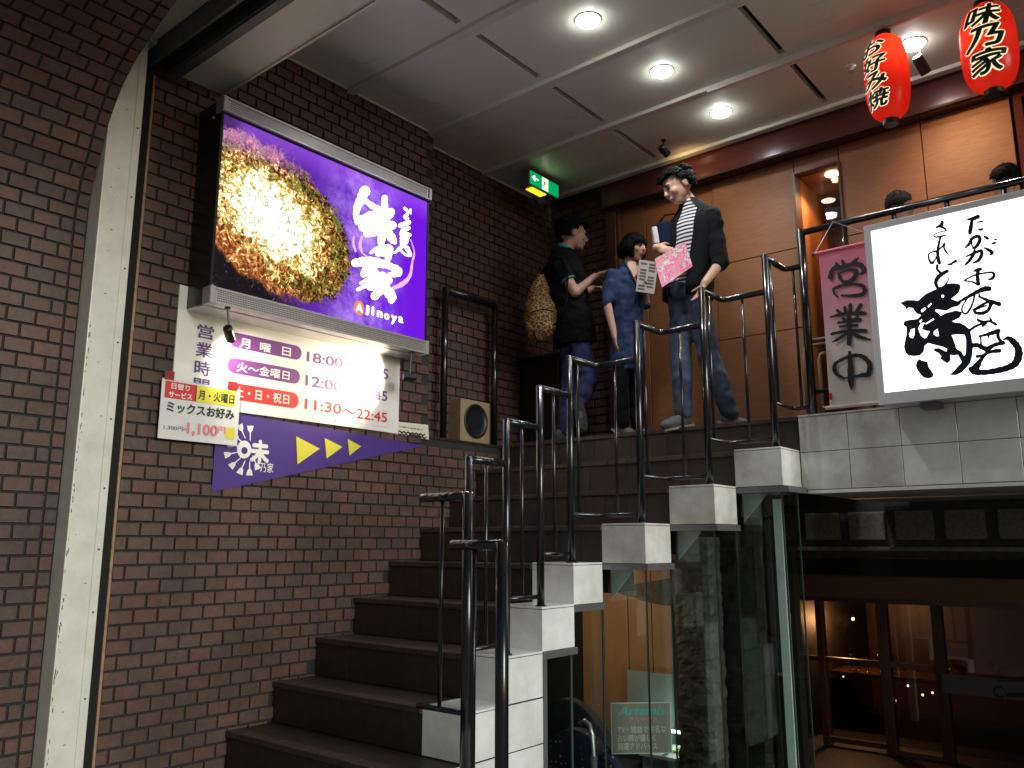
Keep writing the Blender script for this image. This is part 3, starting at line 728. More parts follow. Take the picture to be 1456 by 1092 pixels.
lit = G.math('ADD', G.math('MULTIPLY', G.math('SUBTRACT', nf, .5), 2.3), G.math('ADD', G.math('MULTIPLY', hot, .64), .15))
food = G.ramp(lit, [(.10, (.012,.006,.004)), (.24, (.10,.032,.010)), (.36, (.34,.13,.03)), (.46, (.62,.42,.10)), (.56, (.95,.80,.42)), (.68, (1,.97,.85)), (.85, (1,1,1))])
green = G.ramp(G.noise(P, 26, 7, .72, 1.2), [(.51, (0,0,0)), (.56, (1,1,1))])
food = G.mix(G.math('MULTIPLY', green, .8), food, (.11,.14,.02))
sa = G.math('ADD', G.math('MULTIPLY', dy, -.65), G.math('MULTIPLY', dz, -.75)); sauce = G.step(G.math('ADD', sa, G.math('MULTIPLY', G.math('SUBTRACT', nm, .5), 1.3)), .32, .70)
food = G.mix(G.math('MULTIPLY', sauce, .85), food, G.ramp(nf, [(.36, (.010,.005,.003)), (.47, (.12,.03,.010)), (.55, (.42,.12,.03)), (.63, (1,.75,.35))]))
topf = G.step(G.math('ADD', dz, G.math('MULTIPLY', G.math('SUBTRACT', nf, .5), .8)), .62, .95); food = G.mix(G.math('MULTIPLY', topf, .4), food, (.62,.22,.55))
# purple ground, black griddle lower left
gx = G.step(yy, 2.5, 3.9); purple = G.mix(gx, (.07,.02,.20), (.13,.008,.58))
glow = G.step(G.math('SUBTRACT', 1, G.math('ABSOLUTE', G.math('SUBTRACT', yy, 3.42))), .55, 1.0); purple = G.mix(G.math('MULTIPLY', glow, G.math('MULTIPLY', G.step(nb, .30, .75), .85)), purple, (.52,.30,.92))
topd = G.step(zz, 3.75, 3.95); purple = G.mix(G.math('MULTIPLY', topd, .45), purple, (.34,.09,.80))
gd = G.math('ADD', G.math('MULTIPLY', G.math('SUBTRACT', yy, 2.36), 1.15), G.math('SUBTRACT', zz, 2.89)); grid = G.step(gd, .80, .42)
spark = G.ramp(nf, [(.60, (.010,.008,.010)), (.68, (.30,.18,.26)), (.74, (1,.8,.8))])
ground = G.mix(grid, purple, spark)
dl = G.step(G.math('ADD', yy, G.math('MULTIPLY', zz, -.25)), 1.56, 1.42); ground = G.mix(G.math('MULTIPLY', dl, .8), ground, (.03,.015,.05))
sc_ = G.n('ShaderNodeVectorMath', operation='SCALE'); G.lk(food, sc_.inputs[0]); sc_.inputs['Scale'].default_value = 1.5
allc = G.mix(inside, ground, sc_.outputs[0])
em = G.n('ShaderNodeEmission'); G.lk(allc, em.inputs[0]); em.inputs[1].default_value = 1.15
out = G.n('ShaderNodeOutputMaterial'); G.lk(em.outputs[0], out.inputs[0]); M['okonomi'] = m
M['sign_white'] = emat('backlit_white', (1, .97, 1), 2.6); M['sign_lilac'] = emat('backlit_lilac', (.55, .32, .95), 1.5); M['sign_orange'] = emat('backlit_orange', (1, .16, .05), 1.6)
sg = thing('illuminated_sign', (.12, 3.18, 2.78), 'big glowing purple light-box sign with a photo of a savoury pancake and white brush lettering', 'sign')
y0, y1 = 2.33, 4.022; zb0, zb1, zp0, zp1, zt1 = 2.79, 2.885, 2.886, 3.945, 4.035
MB().box(.002, XS-.012, y0+.004, y1-.004, zb0+.01, zt1-.01).build('case', 'sign_black', sg)
MB().box(XS-.0115, XS, y0+.02, y1-.02, zp0+.012, zp1-.012).build('picture_panel', 'okonomi', sg)
MB().box(XS-.0115, XS+.006, y0+.004, y0+.0195, zp0+.001, zp1-.001).build('side_frame', 'sign_black', sg); MB().box(XS-.0115, XS+.006, y1-.0195, y1-.004, zp0+.001, zp1-.001).build('side_frame', 'sign_black', sg)
MB().box(XS-.0115, XS+.005, y0+.0197, y1-.0197, zp1-.0118, zp1-.001).build('inner_frame', 'sign_black', sg)
for a, c in ((zp1, zt1), (zb0, zb1)):
    bar = MB().box(XS-.05, XS+.022, y0+.03, y1-.03, a, c-.001).build('perforated_bar', 'alu', sg, bevel=.004, seg=1)
    MB().box(XS+.0222, XS+.028, y0+.03, y1-.03, c-.013, c-.001).build('bar_lip', 'alu', bar); MB().box(XS+.0222, XS+.028, y0+.03, y1-.03, a+.0, a+.012).build('bar_lip', 'alu', bar)
    b = MB(); ny = 150
    for i in range(ny):
        yv = y0+.045+(y1-y0-.09)*(i+.5)/ny
        for j in range(5):
            zv = a+.020+j*.0125; s_ = .0032
            b.add([(XS+.0226, yv-s_, zv-s_), (XS+.0226, yv+s_, zv-s_), (XS+.0226, yv+s_, zv+s_), (XS+.0226, yv-s_, zv+s_)], [(0,1,2,3)])
    tag(b.build('perforation', 'alu_hole', bar), kind='stuff')
    for yv in (y0-.003, y1-.031): MB().box(XS-.055, XS+.030, yv, yv+.0325, a-.003, c+.003).build('end_cap', 'alu', bar, bevel=.004, seg=1)
MB().box(.002, XS-.055, y0+.01, y1-.01, zb0-.004, zb0+.009).build('bottom_pan', 'alu', sg)
MB().cyl((.17, y0+.0045, 3.93), (.17, y0-.004, 3.93), .010, n=10).build('bolt', 'alu', sg)
# brush lettering (traced on the panel plane)
def conv_sign(u, v, lift): p = at(490+u/4.854, 250+v/4.854, 0, XS); return Vector((XS+lift, p.y, p.z))
strokes = [[(140,105,60),(112,160,50),(84,225,40),(76,290,26)],[(140,170,26),(200,215,34),(250,240,40)],[(95,312,50),(200,292,84),(290,270,66),(318,250,46)],[(275,152,32),(275,230,38),(270,330,56),(255,430,46),(250,470,34)],[(130,352,60),(230,342,66),(330,342,46)],[(150,402,36),(215,392,36)],[(300,392,46),(330,440,46),(345,460,22)],[(178,532,12),(230,502,28),(300,496,38),(310,520,38),(295,582,32)],[(225,540,24),(285,536,34)],[(70,602,44),(140,592,54),(230,602,54),(300,620,36),(360,650,46),(368,674,38),(310,682,26)],[(150,620,36),(130,680,36)],[(180,640,56),(200,700,76),(180,760,56)],[(88,786,16),(172,745,28)],[(108,742,14),(160,712,18)],[(230,702,64),(300,722,46)],[(260,690,46),(250,770,54),(205,832,44)],[(270,762,54),(320,830,56),(320,860,36)],
 [(412,224,14),(428,240,14),(438,256,10)],[(452,232,8),(454,262,6)],[(428,270,18),(412,285,16),(432,296,16)],[(380,344,22),(440,322,26)],[(440,360,20),(402,382,34),(412,430,54),(400,478,34)],[(342,532,10),(382,500,22)],[(428,500,26),(448,536,18),(450,552,12),(420,546,12),(392,522,12)],[(395,400,20),(445,408,20)]]
b = MB()
for i, s_ in enumerate(strokes): ribbon(b, [(p, q, w*1.15+2) for p, q, w in s_], conv_sign, .0012+i*.00012)
b.build('brush_lettering', 'sign_white', sg)
for i, s_ in enumerate([[(480,520,4),(466,600,14),(450,690,22),(400,745,34),(335,775,24)],[(455,440,6),(480,520,8),(478,575,5)],[(62,420,10),(60,470,16),(75,520,14)],[(118,420,14),(105,480,22),(120,530,14)],[(130,540,10),(150,555,12)]]): b = MB(); ribbon(b, s_, conv_sign, .0008+i*.00006); b.build('brush_swirl', 'sign_lilac', sg)
b = MB(); cc = at(510.5, 438, 0, XS); b.add([Vector((XS+.0012, cc.y+.042*math.cos(t*.3142), cc.z+.048*math.sin(t*.3142))) for t in range(20)], [tuple(range(20))]); b.build('roundel', 'sign_orange', sg)
put_text('A', rect_fn((506, 430.5), (515.5, 445), 0, XS, .002), 'sign_white', sg, .03)
for ch, (a0, a1, b0, b1) in zip('jinoya', ((519,433,524.5,449),(528.5,435.5,531.5,449),(536,441,543.5,452.5),(546,444.5,553,455.5),(556,447.5,564,462.5),(566.5,449.5,573,460))):
    put_text(ch, rect_fn((a0, a1), (b0, b1), 0, XS, .0016), 'sign_white', sg, .04)
# ================================================================== opening-hours board, flyer, pennant, card
hb = thing('opening_hours_board', (.01, 3.1, 2.24), 'white opening hours board lit by two small spotlights under the purple sign', 'notice board')
MB().box(.011, .022, 2.285, 3.985, 2.245, 2.93).build('panel', 'board', hb)
XH = .022
def T(parent, body, tl, br, m, off=.0, X_=XH, lift=.0015, nm='lettering'): return put_text(body, rect_fn(tl, br, 0, X_, lift), m, parent, off, name=nm)
T(hb, '営', (281,459.6), (303.5,484.5), 'ink_purple', .018); T(hb, '業', (279.2,485), (301.5,510.5), 'ink_purple', .018); T(hb, '時', (277,511), (299,536), 'ink_purple', .018); T(hb, '間', (275.5,536.5), (297,561), 'ink_purple', .018)
def pill(parent, tl, br, m, X_=XH, lift=.001):
    a = at(*tl, 0, X_); c = at(*br, 0, X_); h = (a.z-c.z)/2; zc = (a.z+c.z)/2; vs = []
    for i in range(13): t = math.pi/2+math.pi*i/12; vs.append(Vector((X_+lift, a.y+h+h*math.cos(t), zc+h*math.sin(t))))
    for i in range(13): t = -math.pi/2+math.pi*i/12; vs.append(Vector((X_+lift, c.y-h+h*math.cos(t), zc+h*math.sin(t))))
    MB().poly(vs).build('pill', m, parent)
pill(hb, (327,471), (428.2,513), 'ink_violet'); T(hb, '月', (341,480), (355,496.5), 'ink_white', .016, lift=.002); T(hb, '曜', (369.5,486.5), (384.5,502), 'ink_white', .016, lift=.002); T(hb, '日', (401,492.5), (413,507.5), 'ink_white', .016, lift=.002)
pill(hb, (324,507), (426,547), 'ink_violet'); T(hb, '火～金曜日', (337,514), (411,541), 'ink_white', .012, lift=.002)
pill(hb, (322.4,542.5), (424.2,581.5), 'ink_red'); T(hb, '土・日・祝日', (334,549), (410.5,575.5), 'ink_white', .012, lift=.002)
for body, tl, br, m in (('18:00', (437,499.5), (487,524), 'ink_violet'), ('～22:45', (489,512), (551.5,540), 'ink_violet'), ('12:00', (435,533), (485.5,557), 'ink_violet'), ('～22:45', (487.5,545), (550.5,571), 'ink_violet'), ('11:30', (434,566.5), (485,589), 'ink_red'), ('～22:45', (486.5,577), (550,601), 'ink_red')):
    T(hb, body, tl, br, m, .012)
T(hb, '（オーダーストップ22:00）', (470,596), (550,608.5), 'ink_black', .0)
pn = thing('pennant_sign', (.008, 3.3, 1.77), 'purple triangular pennant sign with yellow arrows pointing up the stairs', 'sign')
ZP = [Vector((.014, 2.575, 1.766)), Vector((.014, 4.262, 2.185)), Vector((.014, 2.575, 2.243))]
b = MB(); b.add(ZP+[p-Vector((.009, 0, 0)) for p in ZP], [(0,1,2), (5,4,3), (0,3,4,1), (1,4,5,2), (2,5,3,0)]); b.build('panel', 'pennant', pn)
for tri in (((421.2,620.4),(454.8,637.9),(423,660.3)), ((461.7,622.8),(487,635.5),(464.4,652)), ((494.6,624.3),(513.7,634.6),(496.8,647.6))):
    MB().poly([at(u, v, 0, .0155) for u, v in reversed(tri)]).build('arrow', 'ink_yellow', pn)
# emblem: ring of spatulas round a brush character
def zc4(x, y): return (200+x/3.309, 430+y/3.309)
b = MB(); cx, cyy = 515, 690
for hx, hy in ((470,588),(516,594),(408,716),(432,766),(470,794),(512,800),(548,772),(446,630),(424,668)):
    dx, dyy = cx-hx, cyy-hy; l = math.hypot(dx, dyy); dx, dyy = dx/l, dyy/l; nx, ny = -dyy, dx
    pol = [(hx-dx*14+nx*16, hy-dyy*14+ny*16), (hx-dx*14-nx*16, hy-dyy*14-ny*16), (hx+dx*10-nx*10, hy+dyy*10-ny*10), (hx+dx*18-nx*3, hy+dyy*18-ny*3), (hx+dx*56-nx*2, hy+dyy*56-ny*2), (hx+dx*56+nx*2, hy+dyy*56+ny*2), (hx+dx*18+nx*3, hy+dyy*18+ny*3), (hx+dx*10+nx*10, hy+dyy*10+ny*10)]
    b.poly([at(*zc4(*q), 0, .0156) for q in reversed(pol)])
b.build('emblem', 'ink_white', pn)
b = MB(); N = 24
ring = [at(*zc4(487+34*math.cos(2*math.pi*i/N), 692+42*math.sin(2*math.pi*i/N)), 0, .0162) for i in range(N)]; inn = [at(*zc4(488+15*math.cos(2*math.pi*i/N), 697+17*math.sin(2*math.pi*i/N)), 0, .0162) for i in range(N)]
b.add(ring+inn, [(i, N+i, N+(i+1) % N, (i+1) % N) for i in range(N)]); b.build('emblem_ring', 'ink_white', pn)
T(pn, '未', zc4(518, 642), zc4(602, 764), 'ink_white', .05, .0150, .0016); T(pn, '乃家', zc4(563, 752), zc4(622, 803), 'ink_white', .01, .0150, .0016); T(pn, 'AJINOYA', zc4(470, 738), zc4(526, 754), 'ink_purple', .0, .0150, .0022)
fl = thing('price_flyer', (.05, 2.43, 2.03), 'laminated white daily special price flyer taped over the lower left of the hours board', 'flyer')
XF = .05
fa = at(231, 537, 0, XF); fb = at(337, 634, 0, XF)
b = MB(); NN = 8
for i in range(NN+1):
    t = i/NN; yv = fa.y+(fb.y-fa.y)*t; bx = .012*math.sin(t*math.pi)-.010*t
    b.v += [Vector((XF-.002+bx*0, yv, fb.z+.004*math.sin(t*9))), Vector((XF-.002+bx*0, yv, fa.z-.01*t*0))]
b.f = [(2*i, 2*i+2, 2*i+3, 2*i+1) for i in range(NN)]
b2 = MB().box(XF-.004, XF-.0005, fa.y, fb.y, fb.z, fa.z); b2.build('sheet', 'paper', fl)
def rectm(parent, tl, br, m, X_, lift, nm='print_block'):
    f_ = rect_fn(tl, br, 0, X_, lift); MB().poly([f_(0,0), f_(1,0), f_(1,1), f_(0,1)]).build(nm, m, parent)
rectm(fl, (235.5,541), (278.6,571), 'ink_red', XF, .0008); rectm(fl, (279,548), (334,579), 'ink_yellow', XF, .0008)
T(fl, '日替り', (244,544), (269.5,556.5), 'ink_white', .02, XF, .0015); T(fl, 'サービス', (240,555.5), (272.6,569), 'ink_white', .03, XF, .0015)
T(fl, '月・火曜日', (282.5,554), (332.5,575), 'ink_black', .025, XF, .0015); T(fl, 'ミックスお好み', (237.4,569.5), (332.5,597.5), 'ink_black', .035, XF, .0015)
T(fl, '1,300円', (233,604), (260,613.5), 'ink_black', .0, XF, .0015); rectm(fl, (261,609), (265,611.5), 'ink_pink', XF, .0015)
T(fl, '1,100', (266,600), (309,623.5), 'ink_red', .035, XF, .0012); T(fl, '1,100', (266,600), (309,623.5), 'ink_pink', .012, XF, .0018); T(fl, '円', (310,606), (320,617), 'ink_pink', .02, XF, .0015); rectm(fl, (321,607), (333,625), 'ink_yellow', XF, .0010)
for u, v in ((241, 533.5), (330.5, 548.5)):
    a = at(u-6, v-7, 0, XF+.002); c = at(u+6.5, v+7.5, 0, XF+.002); MB().box(XF+.0015, XF+.003, a.y, c.y, c.z, a.z).build('tape', 'tape', fl)
cr = thing('takeaway_card', (.01, 4.1, 2.245), 'small cream card at the right end of the pennant with handwritten lines', 'card')
a = at(552, 598, 0, .012); c = at(610, 625, 0, .012)
b = MB(); q = [Vector((.012, a.y, a.z-.0)), Vector((.012, c.y-.012, a.z+.012)), Vector((.012, c.y, c.z)), Vector((.012, a.y, c.z+.008))]
b.add(q+[p-Vector((.004,0,0)) for p in q], [(3,2,1,0),(4,5,6,7),(0,1,5,4),(1,2,6,5),(2,3,7,6),(3,0,4,7)]); b.build('card', 'card', cr)
T(cr, 'お持ち帰り出来ます', (556,603.5), (602,612.5), 'ink_black', .012, .012, .001)
for n_, (u0, v0, u1, v1) in enumerate(((562,613,604,618.5), (566,617,606,622.5))):      # two lines too small to read
    b = MB(); ribbon(b, [(u0+(u1-u0)*q/14, v0+(v1-v0)*q/14+(.9 if q % 2 else -.9), 1.2) for q in range(15)], lambda u, v, l: (lambda p: Vector((.012+l, p.y, p.z)))(at(u, v, 0, .012)), .001); b.build('handwritten_line', 'ink_black', cr)
# ================================================================== small spotlights under the sign
def can_lamp(name, label, pos, d, L, r, group, energy, colr, size=75, blend=.5, stem=None, shadow=.02):
    pos = Vector(pos); d = Vector(d).normalized(); t = thing(name, pos, label, 'spotlight', group)
    b = MB(); a = pos-d*L/2; e = pos+d*L/2
    o_ = d.orthogonal().normalized(); q_ = d.cross(o_)
    b.loft([(a, o_*r*.55, q_*r*.55), (a+d*.006, o_*r*.9, q_*r*.9), (a+d*.02, o_*r, q_*r), (e, o_*r, q_*r), (e, o_*r*.88, q_*r*.88), (e-d*.03, o_*r*.7, q_*r*.7)], 18); b.build('barrel', 'plastic_black', t, smooth=False)
    MB().cyl(e-d*.014, e-d*.010, r*.72, n=16).build('bulb', emat('bulb_glow', colr, 30), t)
    if stem: MB().tube([Vector(stem), Vector(stem)*.5+pos*.5+Vector((0,0,.004)), pos], .006, 8).build('stem', 'plastic_black', t); MB().cyl(Vector(stem)+Vector((0,0,-.002)), Vector(stem)+Vector((0,0,.012)), .018, n=12).build('base', 'plastic_black', t)
    ld = bpy.data.lights.new('spot_beam', 'SPOT'); lo = bpy.data.objects.new('spot_beam', ld); col.objects.link(lo)
    ld.energy = energy; ld.color = colr; ld.spot_size = math.radians(size); ld.spot_blend = blend; ld.shadow_soft_size = shadow
    lo.parent = t; p = e+d*.004; lo.location = p-pos; lo.rotation_euler = d.to_track_quat('-Z', 'Y').to_euler(); WLOC[lo.name] = p
    return t
p1 = at(326, 474, 0, .24); can_lamp('spotlight', 'left black spotlight under the purple sign aimed down at the hours board', p1, (-.19, .20, -.15), .105, .028, 'small spotlights', 15, (1, .85, .62), 120, 1, stem=(.24, p1.y-.02, 2.784))
p2 = at(583, 536, 0, .24); can_lamp('spotlight', 'right black spotlight under the purple sign turned sideways to the hours board', p2, (-.16, -.26, .01), .095, .026, 'small spotlights', 60, (1, .86, .62), 125, 1, stem=(.24, p2.y+.005, 2.784))
# ceiling spotlights (warm)
p3 = at(944, 214, 2, 4.575); can_lamp('spotlight', 'black ceiling spotlight above the tall man, throwing warm light on the beam', (p3.x, p3.y, 4.575), (.12, .75, -.35), .10, .03, 'small spotlights', 4, (1, .62, .28), 130, .6, stem=(p3.x, p3.y, ZC-.012))
p4 = at(1310, 92, 2, 4.53); can_lamp('spotlight', 'black ceiling spotlight between the two red lanterns pointing down', (p4.x, p4.y, 4.53), (.30, .75, -.9), .13, .034, 'small spotlights', 24, (1, .6, .27), 125, 1, stem=(p4.x, p4.y, ZC-.012))
# downlights
LED = emat('led_glow', (.97, .97, 1), 60)
for (u, v), lb in zip(((836,28),(941,101),(1025,159),(1298,62)), ('recessed ceiling downlight at the top, farthest from the exit sign', 'recessed ceiling downlight in the middle of the row of three', 'recessed ceiling downlight nearest above the tall man', 'recessed ceiling downlight between the two red lanterns')):
    p = at(u, v, 2, ZC); t = thing('downlight', (p.x, p.y, ZC-.01), lb, 'ceiling light', 'round ceiling downlights')
    MB().lathe((p.x, p.y, ZC), [(.081, -.0008), (.082, -.004), (.077, -.007), (.073, -.004), (.071, -.0012)], 32).build('trim_ring', 'ceil', t, smooth=True)
    MB().lathe((p.x, p.y, ZC), [(.070, -.0014), (.064, -.018), (.038, -.032), (.002, -.038)], 28).build('led_lens', LED, t, smooth=True)
    ld = bpy.data.lights.new('downlight_beam', 'SPOT'); lo = bpy.data.objects.new('downlight_beam', ld); col.objects.link(lo)
    ld.energy = 42; ld.color = (.96, .97, 1); ld.spot_size = math.radians(135); ld.spot_blend = .9; ld.shadow_soft_size = .05
    lo.parent = t; lo.location = (0, 0, -.045)
sk_ = thing('sprinkler', (2.87, 5.43, ZC-.03), 'small round sprinkler head on the ceiling left of the lanterns', 'sprinkler')
MB().lathe((2.87, 5.43, ZC), [(.035, -.0008), (.034, -.006), (.012, -.009), (.010, -.03), (.016, -.034), (.002, -.036)], 18).build('head', 'ceil_rib', sk_, smooth=True)
MB().lathe((2.87, 5.43, ZC), [(.022, -.0365), (.022, -.039), (.003, -.040)], 14).build('deflector', 'alu', sk_)
# passage lamps
cxp = (xs[3]+xs[4])/2
pp = at(1183, 247, 2, NT); t = thing('passage_downlight', (pp.x, pp.y, NT), 'bright warm round downlight in the passage ceiling', 'ceiling light')
MB().lathe((pp.x, pp.y, NT), [(.05, -.001), (.05, -.008), (.04, -.014), (.002, -.016)], 24).build('lens', emat('warm_lamp', (1, .74, .42), 25), t, smooth=True)
ld = bpy.data.lights.new('passage_beam', 'SPOT'); lo = bpy.data.objects.new('passage_beam', ld); col.objects.link(lo); ld.energy = 42; ld.color = (1, .58, .24); ld.spot_size = math.radians(140); ld.spot_blend = .5; ld.shadow_soft_size = .03; lo.parent = t; lo.location = (0, 0, -.03)
pp = at(1178, 285, 1, 6.55); t = thing('pendant_lamp', (pp.x, 6.55, pp.z), 'small flat white lamp glowing lower down in the passage', 'lamp')
MB().lathe((pp.x, 6.55, pp.z), [(.004, .02), (.03, .012), (.055, 0), (.05, -.006), (.003, -.01)], 24).build('shade', emat('pale_lamp', (1, .95, .88), 1.6), t, smooth=True)
MB().cyl((pp.x, 6.55, pp.z+.018), (pp.x, 6.55, NT-.001), .002, n=6).build('cord', 'plastic_black', t)
# ================================================================== exit sign
ex = thing('exit_sign', (.06, 5.55, 4.57), 'small green illuminated emergency exit sign with white arrow and running figure', 'exit sign')
XE = .27
a = at(752, 238, 0, XE); c = at(796, 283, 0, XE); EY0, EY1, EZ0, EZ1 = a.y, at(795,262,0,XE).y, at(753,262,0,XE).z, a.z
EY0, EY1 = 5.185, 5.61; EZ0, EZ1 = 4.485, 4.625
M['exit_green'] = emat('exit_green', (.0, .36, .10), 1.0); M['exit_white'] = emat('exit_white', (.95, 1, .72), 1.3); M['exit_yellow'] = emat('exit_window', (1, .62, .02), 1.6)
MB().box(XE-.11, XE-.004, EY0, EY1, EZ0, EZ1).build('case', 'steel_ch', ex, bevel=.004, seg=1)
MB().box(XE-.0038, XE, EY0+.012, EY1-.012, EZ0+.012, EZ1-.010).build('face', 'exit_green', ex)
def ef(u, v, l=.0015): return Vector((XE+l, EY0+.012+(EY1-EY0-.024)*u, EZ0+.012+(EZ1-EZ0-.022)*v))
MB().poly([ef(.40,.02), ef(.62,.02), ef(.62,.98), ef(.40,.98)]).build('doorway', 'exit_white', ex)
MB().poly([ef(.04,.55), ef(.14,.80), ef(.18,.74), ef(.13,.61), ef(.28,.61), ef(.28,.49), ef(.13,.49), ef(.18,.36), ef(.14,.30)]).build('arrow', 'exit_white', ex)
b = MB()
for i, s_ in enumerate(([(.50,.70,.10),(.49,.45,.09)], [(.49,.62,.04),(.44,.52,.04)], [(.50,.62,.04),(.57,.56,.04)], [(.49,.45,.05),(.45,.30,.05),(.46,.15,.04)], [(.50,.45,.05),(.56,.32,.05),(.62,.22,.04)])): ribbon(b, [(p*1000, q*1000, w*600) for p, q, w in s_], lambda u, v, l: ef(u/1000, v/1000, l), .002+i*.0002)
b.add([ef(.50+.025*math.cos(t*.5236), .84+.07*math.sin(t*.5236), .003) for t in range(12)], [tuple(range(12))]); b.build('running_figure', 'exit_green', ex)
MB().cyl((XE-.055, EY0+.2, EZ1-.001), (XE-.055, EY0+.2, ZC), .012, n=10).build('hanger', 'steel_ch', ex)
MB().box(XE-.09, XE-.02, EY0+.06, EY0+.26, EZ0-.006, EZ0-.0005).build('lower_window', 'exit_yellow', ex)
# ================================================================== speaker on the ledge
sk = thing('loudspeaker', (-.09, 4.83, 2.262), 'small wooden loudspeaker with round black cone on the ledge', 'speaker')
MB().box(-.158, -.022, 4.675, 5.02, 2.263, 2.60).build('cabinet', 'gold', sk, bevel=.003, seg=1)
b = MB(); b.lathe((-.022, 4.85, 2.435), [(.138, .001), (.138, .008), (.125, .012), (.118, .004), (.06, -.002+.004), (.003, .004)], 36, axis=Vector((1,0,0))); b.build('cone', 'plastic_black', sk, smooth=True)
# ================================================================== red lanterns
m, nt = nodes_of('lantern_paper'); G = NG(nt); out = G.n('ShaderNodeOutputMaterial'); d1 = G.n('ShaderNodeBsdfDiffuse'); t1 = G.n('ShaderNodeBsdfTranslucent'); d1.inputs[0].default_value = (.70,.03,.03,1); t1.inputs[0].default_value = (.95,.06,.03,1)
mxn = G.n('ShaderNodeMixShader'); mxn.inputs[0].default_value = .6; G.lk(d1.outputs[0], mxn.inputs[1]); G.lk(t1.outputs[0], mxn.inputs[2]); gl = G.n('ShaderNodeBsdfGlossy'); gl.inputs['Roughness'].default_value = .3; mx2 = G.n('ShaderNodeMixShader'); mx2.inputs[0].default_value = .04; G.lk(mxn.outputs[0], mx2.inputs[1]); G.lk(gl.outputs[0], mx2.inputs[2]); G.lk(mx2.outputs[0], out.inputs[0]); M['lantern'] = m
m, nt = nodes_of('lantern_outline'); G = NG(nt); out = G.n('ShaderNodeOutputMaterial'); d1 = G.n('ShaderNodeBsdfDiffuse'); t1 = G.n('ShaderNodeBsdfTranslucent'); d1.inputs[0].default_value = (.85,.8,.6,1); t1.inputs[0].default_value = (1,.86,.55,1); mxn = G.n('ShaderNodeMixShader'); mxn.inputs[0].default_value = .7; G.lk(d1.outputs[0], mxn.inputs[1]); G.lk(t1.outputs[0], mxn.inputs[2]); G.lk(mxn.outputs[0], out.inputs[0]); M['lantern_cream'] = emat('lit_cream_paper', (1, .82, .5), 1.0)
def lantern(cx_, cy_, ztop, zbot, R_, body, label, turn, energy, wfrac, boff):
    t = thing('paper_lantern', (cx_, cy_, zbot), label, 'lantern', 'red paper lanterns')
    H_ = ztop-zbot; n = 56; prof_ = []
    def rad(h):   # 0..1
        h = min(max(h, 0), 1); e = abs(2*h-1); return R_*(1-e**3.2*.50)**.9*(1 if e < .8 else 1-.35*((e-.8)/.2)**1.6)
    ribs = 30
    for i in range(ribs*2+1):
        h = i/(ribs*2); prof_.append((rad(h)-(.0030 if i % 2 else 0), .03+(H_-.06)*h))
    MB_ = MB(); c = Vector((cx_, cy_, zbot)); sh = []
    vs = []; fs = []
    for r, h in prof_:
        for k in range(n): th = 2*math.pi*k/n; vs.append(c+Vector((r*math.cos(th), r*math.sin(th), h)))
    for i in range(len(prof_)-1):
        for k in range(n): fs.append((i*n+k, i*n+(k+1) % n, (i+1)*n+(k+1) % n, (i+1)*n+k))
    MB_.add(vs, fs).build('paper_body', 'lantern', t, smooth=True)
    for zz_, s_ in ((zbot, 1), (ztop, -1)):
        rr = rad(0)*1.02; MB().loft([(Vector((cx_, cy_, zz_+s_*q)), Vector((w*rr, 0, 0)), Vector((0, w*rr, 0))) for w, q in ((.93, .0), (1, .003), (1, .034), (.9, .036), (.9, .004))], 24).build('cap_ring', 'plastic_black', t, smooth=False)
    MB().tube([(cx_-.05, cy_, ztop-.004), (cx_, cy_, ztop+.05), (cx_+.05, cy_, ztop-.004)], .0025, 6).build('wire', 'steel_ch', t)
    MB().cyl((cx_, cy_, ztop+.048), (cx_, cy_, ZC-.05), .0025, n=6).build('cord', 'steel_ch', t)
    MB().ell((cx_+boff[0], cy_+boff[1], zbot+H_*boff[2]), Vector((.018,0,0)), Vector((0,.018,0)), Vector((0,0,.028))).build('bulb', emat('lantern_bulb', (1,.6,.25), 8), t, smooth=True)
    th0 = math.atan2(CAM.y-cy_, CAM.x-cx_)+turn
    N = len(body); top = .90; bot = .10; ch = (top-bot)/N
    for off, m_, lift in ((.085, 'lantern_cream', .0015), (.030, 'ink_black', .0035)):
        for i, cchar in enumerate(body):
            vs, fs = text_grid(cchar, off, .12)
            g_ = off*.8
            def fn(u, v, w=0):
                h = top-ch*(i+1)+ch*(.04-g_+(.92+2*g_)*v); th = th0+((u-.5)*(1+2*g_)+.08*(v-.5))*wfrac
                # text reads left to right as seen from outside
                r = rad(h)+lift+w*.00015; return Vector((cx_+r*math.cos(th), cy_+r*math.sin(th), zbot+.03+(H_-.06)*h))
            # subdivide tall faces is unnecessary: the outline is dense
            MB().add([fn(u, v, w) for u, v, w in vs], fs).build('outline' if m_ != 'ink_black' else 'lettering', m_, t)
    ld = bpy.data.lights.new('lantern_light', 'POINT'); lo = bpy.data.objects.new('lantern_light', ld); col.objects.link(lo); ld.energy = energy; ld.color = (1, .66, .36); ld.shadow_soft_size = .02; lo.parent = t; lo.location = (boff[0], boff[1], H_*boff[2])
a = at(1258, 40, 1, 5.03); lantern(3.185, 5.03, 4.585, 3.965, .128, 'お好み焼', 'red paper lantern with four brush characters hanging left of the ceiling spotlight', -.62, 13, 1.25, (.055, -.045, .70))
lantern(3.735, 5.03, 4.545, 3.955, .145, '味乃家', 'red paper lantern with three brush characters at the top right corner', -.12, 8, 1.35, (-.035, -.055, .55))
